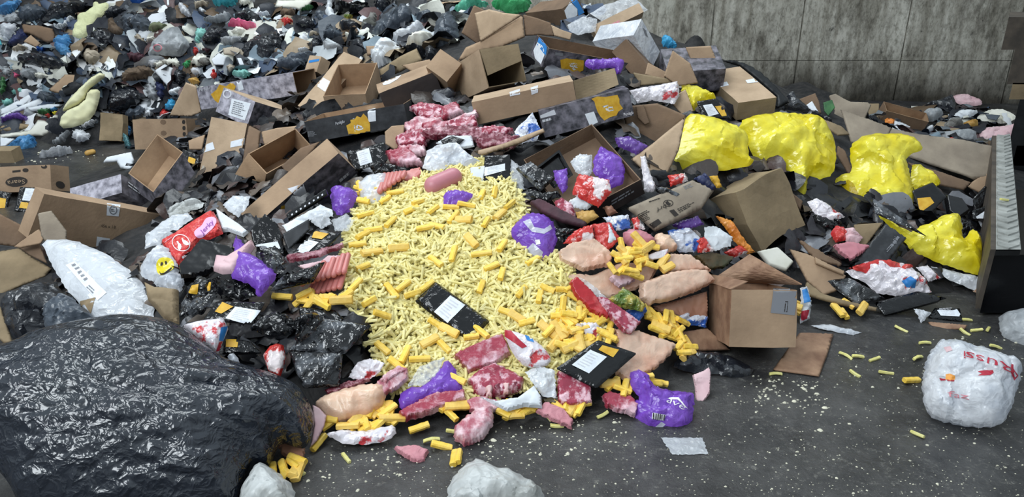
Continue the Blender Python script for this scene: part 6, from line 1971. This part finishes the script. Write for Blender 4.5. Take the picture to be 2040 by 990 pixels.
FR = [stick_mesh('fry', RND.uniform(.06, .09), .0112, .0112, .8, .03, 'fry', s) for s in range(8)]
ST = [stick_mesh('stick', .075, .024, .020, .93, .004, 'stick_yellow', 50 + s) for s in range(4)]
SP = [stick_mesh('stick', .085, .034, .022, .93, .004, 'stick_pale', 60 + s) for s in range(2)]
FLF = [stick_mesh('fry', RND.uniform(.05, .075), .013, .012, .8, .10, 'floor_stick', 80 + s) for s in range(5)]
FRY = parse('690 600 684 540 690 480 704 440 722 402 760 395 800 372 840 352 870 334 900 325 960 320 1010 350 1040 392 1052 440 1014 470 1060 520 1100 500 1118 520 1142 545 1140 580 1170 610 1200 650 1215 680 1190 700 1180 760 1110 775 1060 770 1000 790 930 800 860 800 800 790 760 750 735 700 736 650 700 640')


def inside(p, poly):
    x, y = p
    c = False
    for i in range(len(poly)):
        a, b = poly[i - 1], poly[i]
        if (a[1] > y) != (b[1] > y) and x < (b[0] - a[0]) * (y - a[1]) / (b[1] - a[1]) + a[0]:
            c = not c
    return c


def pose(p, n, ang, tilt, lift):
    x = Vector((math.cos(ang), math.sin(ang), 0))
    m = frame(p + n * lift, n, x)
    return m @ Matrix.Rotation(tilt, 4, 'Y') @ Matrix.Rotation(RND.uniform(-.6, .6), 4, 'X')


def place(name, me, mw, label, cat, group):
    o = bpy.data.objects.new(name, me)
    COL.objects.link(o)
    o.matrix_world = mw
    setp(o, label, cat, group)
    return o


# spots on the slope, spread evenly over the surface of the mound
_q = [hit(x, y) for x, y in FRY]
_x0, _x1 = min(p.x for p in _q), max(p.x for p in _q)
_y0, _y1 = min(p.y for p in _q), max(p.y for p in _q)
_fw = [(p.x, p.y) for p in _q]
spots = []
while len(spots) < 6000:
    x, y = RND.uniform(_x0, _x1), RND.uniform(_y0, _y1)
    if inside((x, y), _fw):
        z = float(heap(x, y))
        spots.append(Vector((x, y, z)))
poses = []
for i, p in enumerate(spots):
    n = heap_normal(p, .1)
    layer = i / len(spots)
    lift = -.008 + layer * .030 + RND.uniform(-.004, .004)
    poses.append((pose(p, n, RND.uniform(0, math.pi), RND.gauss(0, .30), lift), RND.randrange(len(FR)), p.y))
# the 300 on top and nearest stay single; the rest is one mass
order = sorted(range(len(poses) - 1200, len(poses)), key=lambda i: poses[i][2])[:270]
single = set(order)
for i in order:
    place('fry', FR[poses[i][1]], poses[i][0], 'pale yellow frozen fry lying loose on the front slope of the mound of fries', 'fry', 'loose fries on the front of the mound')
_fv = [np.array([v.co for v in m.vertices]) for m in FR]
_ff = [[tuple(p.vertices) for p in m.polygons] for m in FR]
AV, AF = [], []
k = 0
for i, (mw, j, _) in enumerate(poses):
    if i in single:
        continue
    M = np.array(mw)
    v = _fv[j] @ M[:3, :3].T + M[:3, 3]
    AV.append(v)
    AF += [tuple(a + k for a in f) for f in _ff[j]]
    k += len(v)
AV = np.concatenate(AV)
# the mound itself, just below the topmost layer
bv, bi = [], {}
for i in range(len(_gx)):
    for j in range(len(_gy)):
        if HG[i, j] > 0 and inside((_gx[i], _gy[j]), _fw):
            bi[i, j] = len(bv) + len(AV)
            bv.append((_gx[i], _gy[j], HG[i, j] - .020))
for (i, j), a in bi.items():
    if (i + 1, j) in bi and (i, j + 1) in bi and (i + 1, j + 1) in bi:
        AF.append((a, bi[i + 1, j], bi[i + 1, j + 1], bi[i, j + 1]))
AV = np.concatenate([AV, np.array(bv)])
o = mesh_obj('fries', AV.tolist(), AF, 'fry_heap', smooth=False)
setp(o, 'big mound of pale yellow frozen fries in the middle of the heap', 'fries', kind='stuff')

# thick yellow sticks: on the mound (px, py, angle in the picture's ground plane, wide)
SP_ = """795 505 20 1 740 515 35 1 725 480 60 0 822 430 40 0 745 470 10 0 780 455 70 0 850 465 15 0 872 462 160 0 835 415 45 0 865 430 50 0 900 425 5 0 905 445 60 0 925 450 -20 1 930 420 175 0 960 400 80 0 985 395 85 0 995 440 60 1 968 455 70 0 940 490 -60 1 905 515 80 0 960 515 5 0 775 590 -40 0 800 580 60 0 820 595 30 0 850 580 45 0 755 635 5 0 730 610 60 0 870 655 -30 0 895 668 -35 1 855 690 40 1 760 700 -40 0 805 715 80 0 835 725 10 0 790 735 -40 0 960 580 75 0 1000 555 80 0 1060 530 45 0 1010 630 -30 0 1030 640 -40 1 1050 650 20 0 1075 600 80 0 1090 585 -30 0 1110 640 80 0 1120 615 85 0 1130 660 70 1 1090 665 -50 1 1150 670 75 0 1105 690 60 1 1130 695 50 1 1165 630 -25 0 1195 640 -20 0 1210 655 80 0 1210 680 -20 0 1185 690 80 0 1150 640 10 0 720 545 45 0 705 580 70 0 712 500 20 0 730 440 35 0 770 410 45 0 745 405 30 0 790 395 15 0 1015 420 60 0 1000 500 70 0 870 530 -50 0 980 540 30 0 1040 590 60 0 940 680 15 0 960 670 -50 0 885 700 -50 0"""
_v = [float(a) for a in SP_.split()]


def stick(px, py, ang, wide, lift, label, group, cat='food stick', L=1.0, meshes=None):
    p = hit(px, py) if px != 1990 else atz(2000, 400, zt + .012)
    n = heap_normal(p, .1) if px != 1990 else Vector((0, 0, 1))
    m = pose(p, n, math.radians(ang), RND.gauss(0, .12), lift) @ Matrix.Diagonal((L, 1, 1, 1))
    me = RND.choice(meshes or (SP if wide else ST))
    return place('yellow_stick', me, m, label, cat, group)


for i in range(0, len(_v), 4):
    stick(_v[i], _v[i + 1], _v[i + 2], _v[i + 3], .036, 'thick yellow stick of food lying among the pale fries of the mound', 'yellow sticks on the mound of fries', L=RND.uniform(.8, 1.2))
for q, num, lb, gr, lf in (
        ('1100 600 1140 570 1190 640 1220 690 1180 690 1120 725 1085 700', 40, 'yellow stick in the dense patch behind the front tray', 'yellow sticks behind the front tray', .035),
        ('1225 505 1260 500 1290 520 1330 540 1300 560 1240 575 1180 560 1200 540', 26, 'yellow stick scattered on the pork skins', 'yellow sticks on the pork skins', .10),
        ('1275 620 1310 625 1330 650 1370 690 1360 720 1320 735 1345 690 1280 660', 26, 'yellow stick heaped between the pork skin and the open carton', 'yellow sticks beside the open carton', .03),
        ('640 848 700 845 760 815 780 800 800 840 760 862 700 862 650 862', 20, 'yellow stick lying under the large pale chicken', 'yellow sticks under the chicken', .02),
        ('700 400 730 380 780 360 790 390 740 410 705 430', 14, 'yellow stick at the top edge of the mound beside the frankfurters', 'yellow sticks by the frankfurters', .03),
        ('560 600 600 590 640 600 690 600 690 625 620 620 570 615', 14, 'yellow stick between the frankfurter bundle and the black trays', 'yellow sticks below the frankfurters', .05),
        ('1210 740 1250 760 1310 750 1300 775 1250 790 1200 780', 8, 'yellow stick around the top of the large purple pack', 'yellow sticks by the large purple pack', .03),
        ('990 815 1060 820 1060 840 1000 838', 7, 'yellow stick on the floor under the wrapping paper', 'yellow sticks under the wrapping paper', .015),
        ('870 800 930 800 930 838 880 842', 5, 'yellow stick beside the wedge of pale meat', 'yellow sticks beside the meat wedge', .02),
        ('1110 812 1180 800 1185 830 1120 835', 6, 'yellow stick below the red marbled steak', 'yellow sticks below the steak', .015),
        ('545 905 600 915 598 955 560 965 535 940', 7, 'yellow stick spilled beside the huge black bag', 'yellow sticks beside the huge black bag', .02),
        ('1560 610 1700 610 1720 628 1640 632 1570 625', 9, 'yellow stick on the floor behind the open carton', 'yellow sticks behind the open carton', .012)):
    P_ = parse(q)
    x0, x1 = min(p[0] for p in P_), max(p[0] for p in P_)
    y0, y1 = min(p[1] for p in P_), max(p[1] for p in P_)
    c = 0
    while c < num:
        x, y = RND.uniform(x0, x1), RND.uniform(y0, y1)
        if inside((x, y), P_):
            stick(x, y, RND.uniform(0, 180), RND.random() < .25, lf + RND.uniform(0, .02), lb, gr, L=RND.uniform(.75, 1.15))
            c += 1
for px, py, a, lb in ((880, 893, 2, 'yellow stick on the floor touching the upright pair of sticks'), (905, 918, 88, 'upright lying yellow stick above the grey bag on the floor'), (913, 915, 90, 'yellow stick paired beside the upright lying one'), (835, 856, 25, 'slanted yellow stick on the floor below the long red meat cut'), (636, 886, 65, 'yellow stick between the huge black bag and the flattened pack'),
                      (1815, 762, 15, 'broken yellow stick on the floor beside the white shop bag'), (1965, 607, -20, 'yellow stick on the floor behind the white shop bag'), (1310, 765, -10, 'yellow stick behind the neck of the large purple pack'), (1255, 775, -25, 'fat yellow stick beside the large purple pack'),
                      (910, 772, -30, 'yellow stick resting on the torn purple pack'), (1345, 655, 2, 'yellow stick lying flat against the open carton'), (1310, 645, 85, 'yellow stick standing by the open carton'), (1275, 535, 40, 'yellow stick leaning beside the thick pork slab')):
    stick(px, py, a, 0, .012 if py > 740 and px not in (910,) else .06, lb, None, L=1.0)
for px, py, a, lb in ((1795, 658, -45, 'short pale fry on the floor in front of the labelled tray'), (1709, 713, 0, 'bent pale fry on the floor near the flat cardboard'), (1742, 718, 25, 'long pale fry lying alone beside the bent one'), (1684, 712, -50, 'small pale fry beside the flat cardboard'), (1703, 747, -60, 'pale fry pointing at the camera in front of the flat cardboard'),
                      (1765, 745, -5, 'pale fry midway between the flat cardboard and the white shop bag'), (1842, 686, 0, 'pale fry lying crosswise behind the white shop bag'), (1828, 716, 30, 'pale fry next to the white shop bag'), (1983, 694, -10, 'long pale fry behind the white shop bag'), (1945, 660, 10, 'pale fry in the group by the grey bag'),
                      (1922, 664, -60, 'upright pale fry in the group by the grey bag'), (1968, 658, 50, 'slanted pale fry in the group by the grey bag'), (1827, 868, -60, 'pale fry lying alone in front of the white shop bag'), (1110, 850, 0, 'pale fry on the floor below the ham slice'), (1085, 832, -40, 'pale fry tip by the ham slice'), (905, 862, 5, 'white fry left of the meat wedge on the floor'),
                      (1200, 828, 35, 'pale fry on the floor below the steak'), (690, 915, -55, 'short pale fry on the open floor in front of the flattened pack'), (598, 940, -40, 'pale fry beside the sticks at the huge bag'), (1140, 822, 10, 'long pale fry in front of the steak'), (1545, 748, 0, 'white fry on the floor below the flat cardboard'), (1925, 640, 0, 'pale fry near the labelled tray corner'), (860, 880, 15, 'crooked fry behind the paired yellow sticks'), (1990, 400, 10, 'yellow fry resting on the tread plate')):
    stick(px, py, a, 0, .007, lb, None, 'fry', 1.0, FLF)

# ------------------------------------------------------------------ uncountable small rubbish between the things
_CI = []
for _k in CARV:
    _O, _A, _B, _C = [Vector(v) for v in BOX[_k]]
    _CI.append((_O, Matrix((_A, _B, _C)).transposed().inverted(), [.05 / v.length for v in (_A, _B, _C)]))


def in_carton(p):
    for O, M, pad in _CI:
        q = M @ (p - O)
        if all(-pad[i] < q[i] < 1 + pad[i] for i in range(3)):
            return True
    return False


def scatter(name, label, mat, regions, size, seed, lift=(.0, .05)):
    rr = random.Random(seed)
    V, F = [], []
    for q, cnt, dens in regions:
        P_ = parse(q)
        W_ = [hit(x, y) for x, y in P_]
        x0, x1 = min(p[0] for p in P_), max(p[0] for p in P_)
        y0, y1 = min(p[1] for p in P_), max(p[1] for p in P_)
        c = 0
        while c < cnt:
            px, py = rr.uniform(x0, x1), rr.uniform(y0, y1)
            if not inside((px, py), P_):
                continue
            c += 1
            p = hit(px, py)
            if p.y > 8.15 or in_carton(p):
                continue
            n = heap_normal(p, .2)
            n = (n + Vector((rr.gauss(0, .45), rr.gauss(0, .45), rr.gauss(0, .3)))).normalized()
            m = frame(p + n * rr.uniform(*lift), n, (rr.uniform(-1, 1), rr.uniform(-1, 1), .1))
            s = rr.uniform(*size) * dens
            asp = rr.uniform(.35, 1)
            g = 4
            k = len(V)
            ph = rr.uniform(0, 50)
            for i in range(g + 1):
                for j in range(g + 1):
                    u, v = i / g * 2 - 1, j / g * 2 - 1
                    rim = 1 - .25 * (u * u * v * v) + .18 * noise.noise(Vector((u * 1.5, v * 1.5, ph)))
                    z = crumple(Vector((u * 1.3 + ph, v * 1.3, ph * .7))) * s * .30 - s * .25 * (u * u + v * v) * .5
                    V.append(m @ Vector((u * s * rim, v * s * asp * rim, z)))
            for i in range(g):
                for j in range(g):
                    a = k + i * (g + 1) + j
                    F.append((a, a + g + 1, a + g + 2, a + 1))
    o = mesh_obj(name, V, F, mat)
    setp(o, label, 'rubbish', kind='stuff')
    return o


scatter('rubbish_scraps', 'small mixed scraps filling the far mound of rubbish', 'scraps', [('0 0 960 0 930 60 860 110 740 110 640 120 540 150 430 165 380 190 330 235 250 245 200 225 120 255 60 262 0 270', 1000, 1.0), ('1150 10 1180 0 1150 60', 10, 1), ('1640 200 1760 215 1850 250 1830 210 1900 190 2010 215 2010 285 1850 285 1700 235', 120, .8)], (.05, .17), 11, (-.05, .015))
scatter('dark_scraps', 'dark torn film and scraps in the gaps of the heap', 'scraps_dark', [('330 200 640 150 900 130 1100 100 1300 130 1560 200 1640 260 1700 420 1600 560 1450 560 1300 620 1180 480 1060 420 1000 330 800 330 700 380 640 480 690 560 720 700 700 760 560 740 420 680 340 620 300 560 300 440 200 440 260 380 240 330', 800, 1.0), ('380 240 640 180 660 260 600 420 480 440 400 400 330 330', 260, 1.0), ('100 490 330 500 320 600 140 590', 70, 1.0), ('330 400 420 400 420 470 330 450', 40, 1.0), ('1600 420 1760 400 1960 380 1960 520 1820 560 1680 560', 160, 1)], (.04, .11), 12, (-.045, .0))


def crumbs():
    rr = random.Random(5)
    V, F = [], []
    regs = [('620 900 1000 870 1300 850 1500 760 1700 690 2040 660 2040 990 560 990', 1300, .0021), ('960 845 1240 830 1260 900 960 920', 170, .0032), ('1510 750 1640 760 1660 830 1500 820', 60, .0045), ('1480 750 1620 745 1640 800 1490 810', 50, .004),
            ('660 870 780 900 820 960 640 960', 60, .003), ('0 290 240 300 300 330 0 330', 50, .006)]
    for q, cnt, s0 in regs:
        P_ = parse(q)
        x0, x1 = min(p[0] for p in P_), max(p[0] for p in P_)
        y0, y1 = min(p[1] for p in P_), max(p[1] for p in P_)
        c = 0
        while c < cnt:
            px, py = rr.uniform(x0, x1), rr.uniform(y0, y1)
            if not inside((px, py), P_):
                continue
            c += 1
            d = ray(px, py)
            p = CAM + d * (-CAM.z / d.z)
            if float(heap(p.x, p.y)) > 0.01:
                continue
            s = s0 * math.exp(rr.gauss(0, .45))
            k = len(V)
            a0 = rr.uniform(0, 6)
            el = rr.uniform(.4, 1)
            m = 7
            for j in range(m):
                a = a0 + 2 * math.pi * j / m
                r_ = s * rr.uniform(.6, 1.2)
                V.append((p.x + r_ * math.cos(a), p.y + r_ * el * math.sin(a), .0005))
            for j in range(m):
                a = a0 + 2 * math.pi * j / m
                r_ = s * rr.uniform(.3, .7)
                V.append((p.x + r_ * math.cos(a), p.y + r_ * el * math.sin(a), min(s * .6, .006)))
            for j in range(m):
                F.append((k + j, k + (j + 1) % m, k + m + (j + 1) % m, k + m + j))
            F.append(tuple(k + m + j for j in range(m)))
    o = mesh_obj('crumbs', V, F, 'crumb')
    setp(o, 'pale food crumbs scattered over the dark floor', 'crumbs', kind='stuff')


crumbs()


# ------------------------------------------------------------------ printing on a part belongs to that part
_under = {'emblem': ('splash',), 'label_print': ('paper_label', 'shipping_label'), 'barcode': ('shipping_label',), 'barcode_field': ('shipping_label',), 'logo_lettering': ('oval_logo',), 'printed_eye': ('smiling_face',),
          'printed_mouth': ('smiling_face',), 'barcode_bar': ('barcode',), 'heart_field': ('heart_mark',), 'stamp_number': ('sticker',), 'ring_stamp': ('sticker',), 'emblem_bird': ('emblem_ring',)}
for _ob in list(bpy.data.objects):
    _s = _ob.name.split('.')[0]
    if _s in _under and _ob.parent is not None:
        _sib = [c for c in bpy.data.objects if c.parent == _ob.parent and c.name.split('.')[0] in _under[_s] and c != _ob]
        if _sib:
            def _mid(o):
                return sum((v.co for v in o.data.vertices), Vector()) / len(o.data.vertices)
            _ob.parent = min(_sib, key=lambda c: (_mid(c) - _mid(_ob)).length)
